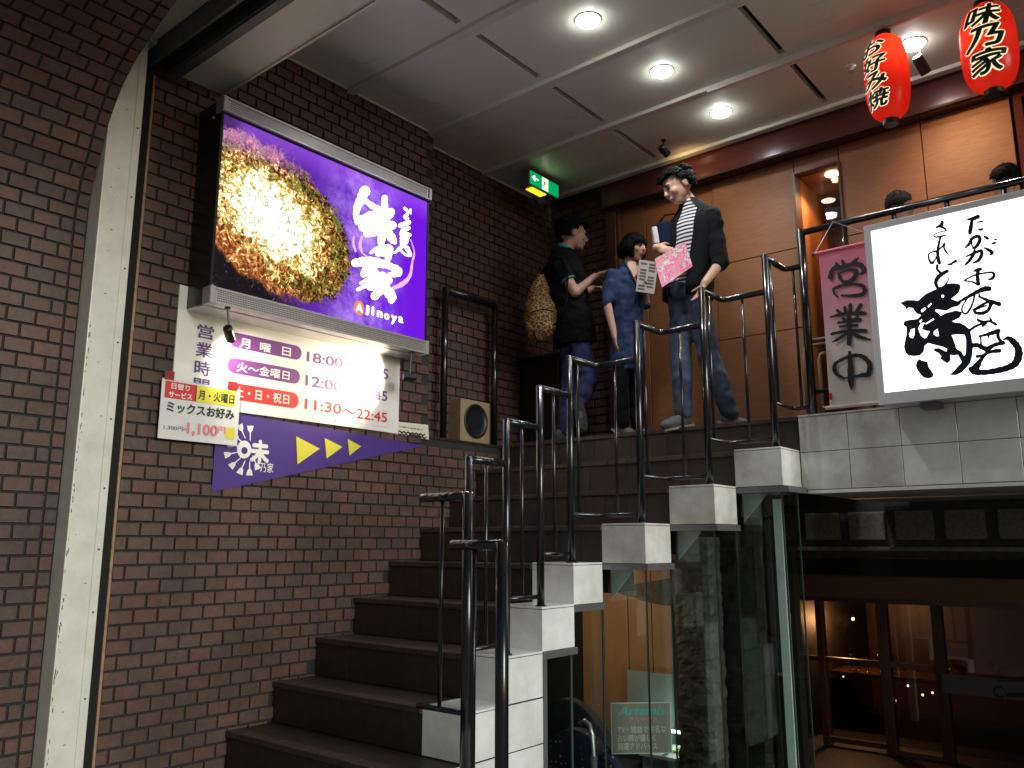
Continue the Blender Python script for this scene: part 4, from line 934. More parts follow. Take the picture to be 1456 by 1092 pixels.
# ================================================================== hanging cloth banner
bn = thing('cloth_banner', (2.82, 5.13, 2.28), 'pink to cream cloth banner with three black brush characters hung on the balcony railing', 'banner')
YN = 5.13
a = at(1164, 360, 1, YN); c = at(1246, 580, 1, YN); nx0, nx1, nz0, nz1 = a.x, at(1240, 345, 1, YN).x+.03, at(1176, 580, 1, YN).z, a.z
m, nt = nodes_of('banner_cloth'); G = NG(nt); out = G.n('ShaderNodeOutputMaterial'); pb = G.n('ShaderNodeBsdfPrincipled'); geo = G.n('ShaderNodeNewGeometry'); sp = G.n('ShaderNodeSeparateXYZ'); G.lk(geo.outputs['Position'], sp.inputs[0])
hz = G.n('ShaderNodeMapRange'); hz.inputs['From Min'].default_value = nz0; hz.inputs['From Max'].default_value = nz1; G.lk(sp.outputs[2], hz.inputs['Value'])
wv = G.noise(geo.outputs['Position'], 40, 6, .7)
G.lk(G.mix(G.math('MULTIPLY', wv, .25), G.ramp(hz.outputs[0], [(.0, (.80,.74,.64)), (.40, (.80,.70,.62)), (.58, (.80,.38,.43)), (1.0, (.82,.18,.27))]), (.4,.33,.3)), pb.inputs['Base Color']); pb.inputs['Roughness'].default_value = .9; G.lk(pb.outputs[0], out.inputs[0]); M['banner'] = m
b = MB(); NX, NZ = 10, 24
for j in range(NZ+1):
    for i in range(NX+1):
        u, v = i/NX, j/NZ; b.v.append(Vector((nx0+(nx1-nx0)*u, YN+.006*math.sin(u*5+v*3)*math.sin(v*3.1), nz0+(nz1-nz0)*v)))
b.f = [(j*(NX+1)+i, j*(NX+1)+i+1, (j+1)*(NX+1)+i+1, (j+1)*(NX+1)+i) for j in range(NZ) for i in range(NX)]
b.build('cloth', 'banner', bn, smooth=True)
for z in (nz0, nz1):
    MB().cyl((nx0-.028, YN, z), (nx1+.028, YN, z), .011, n=12).build('rod', 'banner', bn); MB().cyl((nx0-.04, YN, z), (nx0-.0285, YN, z), .014, n=12).build('rod_end', 'wood_dark', bn); MB().cyl((nx1+.0285, YN, z), (nx1+.04, YN, z), .014, n=12).build('rod_end', 'wood_dark', bn)
MB().tube([(nx0-.02, YN, nz1+.01), ((nx0+nx1)/2-.09, 5.18, 3.505), (nx1+.02, YN, nz1+.01)], .002, 6).build('cord', 'paper', bn)
BN = {'a': [[(90,236,32),(100,195,24),(125,168,20)],[(125,150,16),(140,165,20)],[(165,135,18),(175,155,22)],[(265,116,8),(240,140,22),(215,160,18)],[(100,190,18),(160,172,24),(230,155,24),(280,160,28),(300,195,28),(285,215,18)],[(145,215,18),(150,245,18),(175,265,14)],[(140,215,16),(190,195,16),(250,195,24),(240,240,28),(200,265,22),(165,262,16)],[(110,310,12),(130,300,20),(180,285,18),(240,280,16),(290,290,24),(305,320,28),(285,345,24),(220,352,18),(160,350,12)],[(110,310,18),(115,340,12),(140,362,8)]],
 'b': [[(90,485,10),(150,470,20),(210,462,20),(280,460,26),(310,462,18)],[(180,425,20),(185,455,20)],[(215,410,24),(212,455,22)],[(280,410,24),(255,445,20)],[(135,445,20),(155,460,16)],[(170,495,16),(195,505,16)],[(260,480,14),(235,505,16)],[(140,520,16),(205,508,18),(275,500,24)],[(150,545,14),(205,538,16),(255,535,20)],[(100,590,18),(170,575,20),(240,570,22),(310,570,24)],[(208,480,24),(208,560,28),(208,648,30)],[(195,585,18),(150,615,20),(105,640,8)],[(225,585,20),(280,610,24),(340,625,9)]],
 'c': [[(125,770,22),(115,800,28),(130,840,20),(180,865,12)],[(120,775,18),(180,740,22),(250,722,22),(300,735,28),(335,780,32),(325,840,32),(290,845,28),(240,855,14),(190,862,11)],[(210,702,18),(215,780,34),(218,880,38),(222,932,12)]]}
def cN(u, v, lift): p = at(1160+u/4.37, 340+v/4.37, 1, YN-.008); return Vector((p.x, YN-.008-lift, p.z))
for kk in 'abc':
    b = MB()
    for i, s_ in enumerate(BN[kk]): ribbon(b, s_, cN, .001+i*.00012)
    b.build('lettering', 'ink_black', bn)
f_ = rect_fn((1178.8,559), (1183.8,568), 1, YN-.008, .001); MB().poly([f_(0,0), f_(1,0), f_(1,1), f_(0,1)]).build('seal', 'ink_red', bn)
# ================================================================== big white illuminated sign
wsn = thing('illuminated_sign', (3.7, 5.02, 2.25), 'large white light-box sign with black brush calligraphy mounted on the balcony railing', 'sign')
YS = 4.95; wx0, wx1, wz0, wz1 = 3.0, 4.12, 2.255, 3.338
M['box_white'] = emat('lightbox_white', (.97, .98, 1), 2.1); M['frame_white'] = mat('white_frame', (.72,.72,.75), .35, var=.05, scale=4)
MB().box(wx0+.004, wx1-.004, YS+.012, 5.098, wz0+.004, wz1-.004).build('case', 'frame_white', wsn, bevel=.004, seg=1)
F_ = .040
MB().box(wx0+F_, wx1-F_, YS+.003, YS+.0118, wz0+F_+.03, wz1-F_).build('light_panel', 'box_white', wsn)
for x0, x1, z0, z1 in ((wx0, wx0+F_-.0005, wz0, wz1), (wx1-F_+.0005, wx1, wz0, wz1), (wx0+F_, wx1-F_, wz1-F_+.0005, wz1), (wx0+F_, wx1-F_, wz0, wz0+F_+.0295)):
    MB().box(x0, x1, YS-.004, YS+.0115, z0, z1).build('frame', 'frame_white', wsn, bevel=.002, seg=1)
for x in (wx0+.25, wx1-.25): MB().box(x-.05, x+.05, 5.02, 5.19, wz0-.03, wz0+.003).build('bracket', 'steel_ch', wsn)
def cA(u, v, lift): p = at(1260+u/7.4286, 290+v/7.4286, 1, YS+.003); return Vector((p.x, YS+.003-lift, p.z))
def cB(u, v, lift): p = at(1260+u/7.4286, 410+v/7.4286, 1, YS+.003); return Vector((p.x, YS+.003-lift, p.z))
SA = [[(592,192,26),(582,225,28),(530,248,12)],[(580,240,16),(625,265,14),(632,280,12)],[(632,285,6),(560,300,5),(505,330,6),(520,350,9),(570,345,12),(625,330,9)],[(575,350,14),(555,430,18),(545,520,24),(555,600,30),(565,624,26)],[(545,500,18),(500,505,10),(450,530,9),(455,590,14),(485,626,22),(515,590,9),(540,550,12)],[(550,490,9),(600,445,11),(618,415,14),(612,460,12),(630,500,14),(660,538,4)],[(655,640,12),(692,635,18)],[(700,622,14),(735,605,24)],[(540,650,20),(540,690,18),(570,725,20)],[(645,710,28),(600,735,30),(550,775,34),(525,830,30),(540,880,24)],[(665,770,4),(650,820,7),(600,880,14),(550,890,18)],
 [(865,165,14),(920,155,30),(970,135,34)],[(912,160,24),(900,220,30),(890,280,34),(885,308,28)],[(962,195,7),(1015,185,12)],[(977,268,10),(1000,272,20),(1022,262,10)],[(840,460,12),(880,420,24),(905,370,24),(950,345,26),(988,352,26),(985,400,30),(950,452,24),(918,468,14)],[(905,370,12),(905,430,10),(915,450,9)],[(1037,345,12),(1065,360,24),(1078,370,14)],[(850,555,10),(930,520,20),(1005,495,24),(1005,550,28),(970,602,24),(922,621,8)],[(935,470,12),(930,520,24),(880,600,24),(838,642,14)],[(1042,466,12),(1090,490,26),(1122,515,28),(1106,533,18)],[(1150,378,12),(1165,376,10)],[(1120,420,12),(1150,412,18)],[(928,710,10),(960,700,28),(998,688,24)],[(975,700,26),(965,760,30),(975,846,32)],[(970,852,18),(900,820,10),(828,812,9),(880,780,10),(960,745,12),(1050,730,12),(1120,725,16),(1142,755,24),(1118,790,22),(1078,798,7)],[(760,1042,18),(860,985,24),(960,930,32),(1040,900,44),(1088,896,42)]]
SB = [[(935,70,18),(918,150,14),(880,230,18),(840,270,14),(802,240,14),(812,180,10),(860,110,9)],[(982,88,16),(1080,130,28),(1195,168,38)],[(985,62,12),(982,90,14)],[(922,228,14),(1000,180,16),(1090,140,24)],[(1110,160,36),(1080,230,28),(1020,263,30),(950,260,26),(932,236,20)],[(932,236,12),(1000,200,18),(1060,185,10)],[(962,325,12),(985,345,24),(1040,355,20),(1100,350,20),(1160,382,24)],[(1095,308,8),(1110,340,20)],[(880,448,22),(940,405,20),(1000,380,18),(1060,360,14)],[(1060,370,14),(1020,400,18)],[(985,508,16),(1060,490,24),(1130,470,38),(1188,450,38)],[(1088,470,14),(1080,518,12)],[(1180,470,32),(1190,530,28),(1238,582,22)],[(912,605,38),(970,602,38),(1060,640,42),(1150,597,32),(1238,577,36)],[(1000,520,12),(1005,590,14)],[(962,720,26),(1020,710,22),(1100,672,28),(1198,660,36)],[(1060,640,28),(1058,682,22),(1000,760,34),(960,820,62),(922,858,54)],[(892,852,38),(940,882,54),(1050,888,46),(1180,868,52),(1290,838,56),(1368,790,66),(1402,700,72),(1388,620,62),(1338,560,56),(1290,528,36),(1242,542,10)]]
b = MB()
for i, s_ in enumerate(SA): ribbon(b, [(p, q, w*1.2+7) for p, q, w in s_], cA, .0012+i*.00006)
for i, s_ in enumerate(SB): ribbon(b, [(p, q, w*1.15+6) for p, q, w in s_], cB, .003+i*.00006)
b.build('calligraphy', 'ink_blue_black', wsn)
big = [(150,155),(220,125),(300,125),(335,135),(420,60),(540,4),(600,-21),(660,-51),(730,-53),(780,-41),(790,-11),(770,49),(690,114),(760,140),(800,130),(790,165),(760,190),(700,205),(630,240),(580,230),(525,225),(520,240),(550,262),(580,290),(640,260),(740,235),(800,250),(800,275),(780,310),(700,350),(720,360),(780,365),(840,395),(890,440),(905,520),(920,620),(910,720),(890,790),(860,830),(800,890),(740,918),(670,918),(720,870),(800,780),(760,705),(715,710),(680,705),(685,760),(650,795),(620,780),(570,740),(585,720),(560,690),(505,660),(510,635),(560,632),(640,670),(645,640),(600,620),(520,600),(445,580),(410,610),(400,670),(360,710),(300,718),(240,712),(205,680),(190,620),(205,540),(220,470),(215,410),(185,390),(190,350),(240,335),(330,325),(370,285),(330,270),(300,240),(285,212),(240,205),(215,230),(210,205)]
dot = [(355,745),(380,765),(440,775),(450,830),(480,870),(503,910),(495,940),(450,955),(400,945),(370,915),(335,870),(315,820),(325,775)]
b = MB(); b.poly([cB(*q, .0050) for q in big]); b.poly([cB(*q, .0050) for q in dot]); b.build('calligraphy', 'ink_blue_black', wsn)
holes = [[(600+15*math.cos(t*.785), 85+15*math.sin(t*.785)) for t in range(8)], [(440,190),(480,155),(482,170),(450,205)], [(370,235),(410,203),(425,215),(400,245),(380,255)], [(352,350),(380,325),(382,345),(365,365)], [(415,375),(500,320),(512,330),(430,380)], [(340,425),(370,370),(410,365),(380,430),(420,450),(465,455),(425,525),(405,530),(370,500)], [(245,490),(265,435),(305,425),(300,500),(285,528),(255,520)], [(505,460),(545,428),(560,505),(535,508),(508,490)], [(695,495),(770,488),(830,492),(845,540),(845,620),(840,700),(825,715),(800,670),(745,640),(725,570)]]
for i, h_ in enumerate(holes): MB().poly([cB(*q, .0056) for q in h_]).build('calligraphy_gap', 'box_white', wsn)
# ================================================================== glass-fronted room under the stairs
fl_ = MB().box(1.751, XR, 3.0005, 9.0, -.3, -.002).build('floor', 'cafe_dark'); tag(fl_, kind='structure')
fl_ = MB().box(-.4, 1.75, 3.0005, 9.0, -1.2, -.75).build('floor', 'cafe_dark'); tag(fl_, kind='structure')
gs = thing('glass_screen', (1.9, 4.4, 0), 'stepped clear glass screen under the white stair blocks', 'glass screen')
def pane(x0, y0, x1, y1, zt):
    if abs(x0-x1) < 1e-6: b = MB().box(x0-.004, x0+.004, y0+.0045, y1-.0045, .0, zt)
    else: b = MB().box(x0+.0045, x1-.0045, y0-.004, y0+.004, .0, zt)
    p = b.build('pane', 'glass', gs)
    for (ex_, ey_) in ((x0, y0), (x1, y1)): 
        MB().box(ex_-.004, ex_+.004, ey_-.004, ey_+.004, 0, zt).build('pane_edge', 'glass_edge', p)
zc = lambda k: sz(k)-RISE-.035
pane(1.53, 3.69, 1.53, 3.945, zc(-1)); pane(1.53, 3.954, 1.53, 4.275, zc(0))
for k in (1, 2, 3):
    yk = sy(k)+.04; x0 = xr(k-1)-.03; x1 = xr(k)-.03
    pane(x0, yk, x1, yk, zc(k)); pane(x1, yk+.001, x1, (sy(k+1)+.039) if k < 3 else 5.115, zc(k))
    g0 = xr(k-1)+.003; gy = sy(k)+.085; b = MB(); tri = [Vector((g0, gy, zc(k)-.001)), Vector((g0+.16, gy, zc(k)-.001)), Vector((g0, gy, zc(k)-.17))]
    b.add(tri+[p+Vector((0, .01, 0)) for p in tri], [(0,1,2), (5,4,3), (0,3,4,1), (1,4,5,2), (2,5,3,0)]); b.build('gusset', 'teal_soffit', gs)
rm = thing('basement_cafe_wall', (.9, 5.6, 0), 'orange-brown wood wall of the lit room behind the stair glass', 'wall')
YC = 5.55
def Xc(u, v=950, y=YC): return at(u, v, 1, y).x
for u0, u1 in ((830, 896), (896, 930), (930, 960)): MB().box(Xc(u0)+.003, Xc(u1)-.003, YC-.012, YC, .02, 2.0).build('panel', 'cafe_wood', rm, bevel=.002, seg=1)
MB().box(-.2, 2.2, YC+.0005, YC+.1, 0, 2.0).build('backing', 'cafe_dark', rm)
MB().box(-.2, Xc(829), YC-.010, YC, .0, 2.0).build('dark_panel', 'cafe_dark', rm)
a = at(892, 952, 1, YC-.03); c = at(958, 1010, 1, YC-.03); MB().box(a.x, c.x, YC-.04, YC-.013, .02, a.z).build('grey_dado', 'teal_soffit', rm)
b = MB(); up_ = []; lo_ = []
for i in range(17):
    t = i/16; u = 866+t*96; up_.append((u, 836-16*t**1.2)); lo_.append((u, 838+24*math.sin(t*1.5)))
vs = [at(*q, 1, 5.38) for q in up_]+[at(*q, 1, 5.38) for q in lo_]; n_ = 17
vs2 = [p+Vector((0, .10, 0)) for p in vs]
b.add(vs+vs2, [(i, i+1, n_+i+1, n_+i) for i in range(16)]+[(2*n_+i, 3*n_+i, 3*n_+i+1, 2*n_+i+1) for i in range(16)]+[(i, 2*n_+i, 2*n_+i+1, i+1) for i in range(16)]+[(n_+i, n_+i+1, 3*n_+i+1, 3*n_+i) for i in range(16)]); b.build('curved_band', 'rock', rm)
MB().box(-.2, 0.0, 3.66, YC, -.1, 2.0).build('side_wall', 'cafe_dark', rm)
# rough dark pillars
def rough(name, label, u0, u1, y, z1, m, amp, sd0, dep=.22, nz=70):
    x0 = at(u0, 950, 1, y).x; x1 = at(u1, 950, 1, y).x; t = thing(name, ((x0+x1)/2, y+dep/2, 0), label, 'pillar'); b = MB(); n = 26; vs = []
    for j in range(nz+1):
        z = z1*j/nz
        for k in range(n):
            th = 2*math.pi*k/n; cx_ = math.cos(th); sx = math.sin(th); q = (abs(cx_)**5+abs(sx)**5)**(-1/5)
            p = Vector(((x0+x1)/2+(x1-x0)/2*cx_*q, y+dep/2+dep/2*sx*q, z)); d = Vector((cx_, sx, 0))
            p += d*(amp*(noise.fractal(p*14+Vector((sd0, 0, 0)), 1.0, 2.0, 4))); vs.append(p)
    b.add(vs, [(j*n+k, j*n+(k+1) % n, (j+1)*n+(k+1) % n, (j+1)*n+k) for j in range(nz) for k in range(n)]); b.build('shaft', m, t); return t
rough('rock_pillar', 'rough brown rock-clad pillar seen through the stair glass', 958, 1013, 5.0, 1.52, 'rock', .013, 3)
rough('dark_pillar', 'wider dark textured pillar right of the rock-clad one behind the glass', 1018, 1094, 5.22, 1.75, 'cafe_dark', .012, 9)
tp = thing('pale_post', (1.95, 5.3, 0), 'slim pale teal post behind the last glass pane, its caught light put in as a faint glow', 'post')
M['glow_post'] = mat('pale_post_painted_glow', (.50,.62,.59), .3, emit=(.6,.85,.8), estr=.07, var=.35, scale=3)  # the post is no lamp: weak teal emission stands in for light it catches
for u0, u1, mm in ((1098, 1106, 'cafe_dark'), (1112, 1124, 'glow_post')):
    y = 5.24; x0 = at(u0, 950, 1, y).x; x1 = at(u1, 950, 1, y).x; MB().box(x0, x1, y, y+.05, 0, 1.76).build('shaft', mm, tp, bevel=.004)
# chair with dotted cover, second chair, bent lamp arm
m, nt = nodes_of('dotted_cover'); G = NG(nt); out = G.n('ShaderNodeOutputMaterial'); pb = G.n('ShaderNodeBsdfPrincipled'); tc = G.n('ShaderNodeTexCoord'); vo = G.n('ShaderNodeTexVoronoi'); vo.inputs['Scale'].default_value = 26; vo.inputs['Randomness'].default_value = .25; G.lk(tc.outputs['Object'], vo.inputs['Vector'])
G.lk(G.mix(G.step(vo.outputs['Distance'], .22, .16), (.030,.022,.075), (.5,.42,.55)), pb.inputs['Base Color']); pb.inputs['Roughness'].default_value = .8; G.lk(pb.outputs[0], out.inputs[0]); M['dots'] = m
def chair(label, u0, u1, vtop, y, m):
    a = at(u0, vtop, 1, y); c = at(u1, vtop, 1, y); w = c.x-a.x; xc = (a.x+c.x)/2; zt = a.z
    t = thing('upholstered_chair', (xc, y+.2, -.75), label, 'chair', 'chairs behind the stair glass')
    b = MB(); N = 16; prof2 = []
    for i in range(N+1):
        s_ = -1+2*i/N; prof2.append((xc+w/2*s_, zt-.20*abs(s_)**2.0))
    f1 = [Vector((x, y-.02-.03*(1-((x-xc)/(w/2))**2), z)) for x, z in prof2]+[Vector((x, y-.02, zt-.5)) for x, z in reversed(prof2)]
    f2 = [p+Vector((0, .075, 0)) for p in f1]; n = len(f1)
    b.add(f1+f2, [tuple(range(n)), tuple(range(2*n-1, n-1, -1))]+[(i, n+i, n+(i+1) % n, (i+1) % n) for i in range(n)]); b.build('backrest', m, t, bevel=.008, seg=2)
    MB().box(xc-w/2+.02, xc+w/2-.02, y+.06, y+.48, zt-.52, zt-.44).build('seat', m, t, bevel=.02, seg=2)
    for sx in (-1, 1):
        for yy_ in (y+.03, y+.44): MB().cyl((xc+sx*(w/2-.05), yy_, -.749), (xc+sx*(w/2-.05), yy_, zt-.52), .018, .022, n=10).build('leg', 'wood_dark', t)
chair('purple dotted chair back close behind the glass at the bottom', 770, 880, 1026, 4.32, 'dots')
chair('black speckled chair back behind the purple dotted one', 762, 862, 985, 4.70, 'dots_black')
la = thing('bent_lamp_arm', (1.2, 4.2, 0), 'pale bent metal tube rising in front of the purple dotted chair', 'lamp')
pth = [at(846, 1130, 1, 4.22), at(844, 1075, 1, 4.22), at(842, 1045, 1, 4.22), at(838, 1030, 1, 4.22), at(831, 1025, 1, 4.22), at(824, 1029, 1, 4.22)]
MB().tube(pth, .013, 12).build('tube', 'alu', la, smooth=True); MB().cyl(pth[1], (pth[0].x, pth[0].y, -.74), .021, n=14).build('sleeve', 'steel_ch', la, smooth=True)
# fortune-teller notice hung behind the glass
po = thing('paper_notice', (0, 0, 0), 'grey paper notice with teal heading hung behind the stair glass', 'notice')
q0 = at(912, 1035, 1, 4.42); ax_ = Vector((_R.x, _R.y+.10, 0)).normalized(); nr = Vector((ax_.y, -ax_.x, 0)); dpt = (q0-CAM).dot(_F); mpp = dpt/FPX
po.location = q0; WLOC[po.name] = q0.copy()
hw, hh = 42*mpp, 33*mpp; upz = Vector((0, 0, 1))
M['notice'] = mat('grey_notice', (.25,.22,.19), .5, var=.06, scale=8); M['notice_ink'] = mat('pale_ink', (.55,.54,.50), .5)
MB().obox(q0, ax_, nr, upz, hw, .0015, hh).build('sheet', 'notice', po); MB().obox(q0+nr*-.0005, ax_, nr, upz, hw+.006, .001, hh+.006).build('border', 'notice_ink', po)
def nfn(u0, v0, u1, v1):
    def fn(u, v): return q0+ax_*((-1+2*(u0+(u1-u0)*u))*hw)+upz*((-1+2*(v0+(v1-v0)*v))*hh)+nr*.0026
    return fn
put_text('Artemis', nfn(.10, .76, .92, .95), 'ink_teal', po, .03, .25)
for body, bx_, mm in (('アルテミス', (.28,.62,.78,.72), 'ink_pink'), ('TV・雑誌で有名な', (.09,.40,.92,.55), 'notice_ink'), ('占い師が優しく', (.09,.23,.74,.37), 'notice_ink'), ('開運アドバイス', (.09,.06,.76,.20), 'notice_ink')): put_text(body, nfn(*bx_), mm, po, .012)
# lit counter at the back with oddments
co = thing('lit_counter', (1.4, 5.2, 0), 'small brightly lit white counter with papers low behind the glass', 'counter')
a = at(928, 1062, 1, 5.15); c = at(962, 1062, 1, 5.15)
MB().box(a.x-.05, c.x+.02, 5.10, 5.40, .0, a.z-.05).build('cabinet', 'teal_soffit', co); MB().box(a.x-.06, c.x+.03, 5.08, 5.42, a.z-.0495, a.z-.03).build('top', 'board', co)
for i in range(9):
    xq = a.x+rnd.uniform(-.02, .14); yq = 5.12+rnd.random()*.2; s_ = rnd.uniform(.012, .03); MB().box(xq, xq+s_*1.6, yq, yq+s_, a.z-.0295, a.z-.029+rnd.uniform(.01, .05)).build('oddment', rnd.choice(['board', 'ink_teal', 'ink_yellow', 'paper']), co, bevel=.002, seg=1)
MB().box(a.x, c.x, 5.36, 5.38, a.z+.06, a.z+.075).build('strip_light', emat('strip_light', (.75, 1, .95), 6), co)
ld = bpy.data.lights.new('counter_light', 'POINT'); lo = bpy.data.objects.new('counter_light', ld); col.objects.link(lo); ld.energy = 1.2; ld.color = (.75, 1, .93); ld.shadow_soft_size = .04; lo.parent = co; lo.location = Vector(((a.x+c.x)/2, 5.30, a.z+.12))-WLOC[co.name]
# pendant that lights the room
pe = thing('cafe_pendant', (.85, 4.75, 1.15), 'small warm pendant lamp under the stairs', 'lamp')
MB().lathe((.85, 4.75, 1.15), [(.012, .08), (.03, .07), (.07, .0), (.065, .0), (.02, .06)], 20).build('shade', 'steel_dark', pe, smooth=True); MB().ell((.85, 4.75, 1.165), Vector((.022,0,0)), Vector((0,.022,0)), Vector((0,0,.026))).build('bulb', emat('pendant_bulb', (1,.72,.42), 20), pe); MB().cyl((.85, 4.75, 1.23), (.85, 4.75, 1.5), .003, n=6).build('cord', 'plastic_black', pe)
ld = bpy.data.lights.new('pendant_light', 'POINT'); lo = bpy.data.objects.new('pendant_light', ld); col.objects.link(lo); ld.energy = 8; ld.color = (1, .75, .5); ld.shadow_soft_size = .05; lo.parent = pe; lo.location = (0, 0, -.03)
# ================================================================== dark shop front under the balcony
sh = thing('timber_shop_window', (4, 6.6, 0), 'dark timber-framed shop window under the balcony', 'shop front')
YF = 6.6
def XF_(u, v=900, y=YF): return at(u, v, 1, y).x
def ZF(v, u=1300, y=YF): return at(u, v, 1, y).z
zr0, zr1 = 1.505, 1.715
MB().box(1.75, XR, YF+.03, YF+.12, 1.37, ZB0+.3).build('upper_wall', 'concrete_dark', sh)
x = XF_(1145, 748); 
while x < XR-.2:
    MB().box(x, x+.262, YF-.005+jit(), YF+.0295, zr0+jit(), zr1+jit()).build('concrete_block', 'concrete', sh, bevel=.010, seg=2); x += .335
MB().box(1.75, XR, YF-.10, YF+.0295, 1.425, 1.455).build('ledge', 'concrete', sh, bevel=.004, seg=1)
MB().box(1.75, XR, YF-.06, YF+.0295, 1.372, 1.4245).build('fascia', 'concrete_dark', sh)
MB().box(1.75, XR, YF-.16, YF-.13, 1.25, 1.371).build('awning_box', 'black', sh)
b = MB(); b.add([(1.75, YF-.129, 1.275), (XR, YF-.129, 1.275), (XR, YF+.02, 1.05), (1.75, YF+.02, 1.05), (1.75, YF-.10, 1.30), (XR, YF-.10, 1.30), (XR, YF+.05, 1.06), (1.75, YF+.05, 1.06)], [(0,1,2,3),(7,6,5,4),(0,4,5,1),(1,5,6,2),(2,6,7,3),(3,7,4,0)]); b.build('hood', 'hood_board', sh)
ztop = 1.045; wzs = [.02, .625, ztop]
MB().box(1.75, XR, YF-.02, YF+.05, ztop, ztop+.03).build('window_head', 'frame_wood', sh)
muls = [XF_(1167), XF_(1256), XF_(1334), XF_(1456)+.15, XF_(1456)+.7, XF_(1456)+1.3]
for i, x in enumerate(muls): MB().box(x-.035 if i else x-.025, x+.035 if i else x+.025, YF-.03, YF+.05, 0, ztop-.0005).build('mullion', 'frame_wood' if i < 2 else 'wood_dark', sh, bevel=.003, seg=1)
for x0, x1, z in ((muls[0]+.026, muls[1]-.036, .60), (1.75, muls[0]-.026, .60), (muls[1]+.036, muls[2]-.036, .60), (muls[0]+.026, muls[1]-.036, .03), (muls[1]+.036, muls[2]-.036, -.0)): MB().box(x0, x1, YF-.02, YF+.03, z, z+.035).build('transom', 'frame_wood', sh)
for x0, x1 in zip([1.75]+muls, muls):
    if x1-x0 > .1: MB().box(x0+.036, x1-.036, YF+.005, YF+.011, .06, ztop-.001).build('window_pane', 'glass_dark', sh)
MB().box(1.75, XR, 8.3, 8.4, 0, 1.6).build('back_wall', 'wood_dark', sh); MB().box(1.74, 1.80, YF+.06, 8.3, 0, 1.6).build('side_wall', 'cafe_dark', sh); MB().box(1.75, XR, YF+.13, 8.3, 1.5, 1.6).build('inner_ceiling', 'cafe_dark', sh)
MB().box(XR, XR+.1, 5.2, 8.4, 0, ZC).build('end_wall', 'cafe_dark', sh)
for z in (.42,): MB().box(1.82, 3.6, 7.2, 7.6, z, z+.03).build('shelf', 'wood_dark', sh)
# oddments and glints inside
sb = thing('shop_sign_board', (3.3, 6.55, .4), 'dim brown name board with dark lettering at the lower right window', 'sign')
a = at(1338, 958, 1, 6.52); c = at(1470, 998, 1, 6.52)
MB().box(a.x, c.x+.35, 6.52, 6.535, c.z, a.z).build('board', 'sign_brown', sb)
put_text('C', rect_fn((1411, 974), (1428, 993), 1, 6.52, .001), 'ink_black', sb, .02)
for u0, u1, vv, w_, am in ((1430, 1470, 988, 5, 2.2), (1418, 1466, 968, 2.2, .8)):     # lettering too dim to read
    b = MB(); ribbon(b, [(u0+(u1-u0)*q/16, vv+(am if q % 2 else -am), w_*.6) for q in range(17)], lambda u, v, l: (lambda p: Vector((p.x, 6.52-l, p.z)))(at(u, v, 1, 6.52)), .001); b.build('faint_lettering', 'ink_black', sb)
pl = thing('wine_glasses', (2.3, 7.3, .45), 'cluster of glasses glinting on the shelf inside the dark shop window', 'glasses')
for i in range(16):
    x = 1.95+rnd.random()*1.1; y = 7.22+rnd.random()*.3; h = rnd.uniform(.09, .16)
    MB().lathe((x, y, .4505), [(.028, 0), (.026, .004), (.004, .01), (.004, h*.5), (.026, h*.62), (.03, h*.8), (.024, h)], 14).build('glass', 'glass_dark', pl, smooth=True)
for i, (u, v, y, r_, cr_, es) in enumerate(((1213, 880, 7.6, .012, (1,.45,.12), 14), (1158, 877, 7.9, .006, (1,.6,.3), 9), (1186, 917, 7.7, .006, (1,.8,.6), 5), (1291, 975, 7.3, .007, (1,.85,.65), 6), (1272, 996, 7.2, .012, (1,.5,.15), 5), (1312, 988, 7.3, .008, (1,.7,.4), 6), (1326, 985, 7.5, .008, (1,.65,.3), 5), (1199, 962, 7.2, .006, (1,1,.95), 3))):
    p = at(u, v, 1, y); t = thing('glow_bulb', p, 'small bulb %s inside the dark shop window' % ('glowing amber near the top left pane', 'tiny and faint at the left edge', 'faint beside the second mullion', 'tiny and white over the glasses', 'amber low among the glasses', 'pale to the right of the glasses', 'orange by the third mullion', 'white on the left shelf', 'dull orange shade at the far right', 'dull orange lower shade at the far right')[i], 'lamp', 'bulbs in the shop window')
    MB().ell(p, Vector((r_,0,0)), Vector((0,r_,0)), Vector((0,0,r_*1.15))).build('bulb', emat('shop_bulb', cr_, es), t, smooth=True); MB().cyl(p+Vector((0,0,r_)), p+Vector((0,0,r_+.02)), r_*.5, n=8).build('socket', 'plastic_black', t)
p = at(1213, 880, 1, 7.6); ld = bpy.data.lights.new('shop_lamp_light', 'POINT'); lo = bpy.data.objects.new('shop_lamp_light', ld); col.objects.link(lo); ld.energy = 13; ld.color = (1,.5,.2); ld.shadow_soft_size = .05; lo.location = p+Vector((.05, -.4, .02)); lo.parent = sh; lo.location = p+Vector((.05, -.4, .02))-WLOC[sh.name]
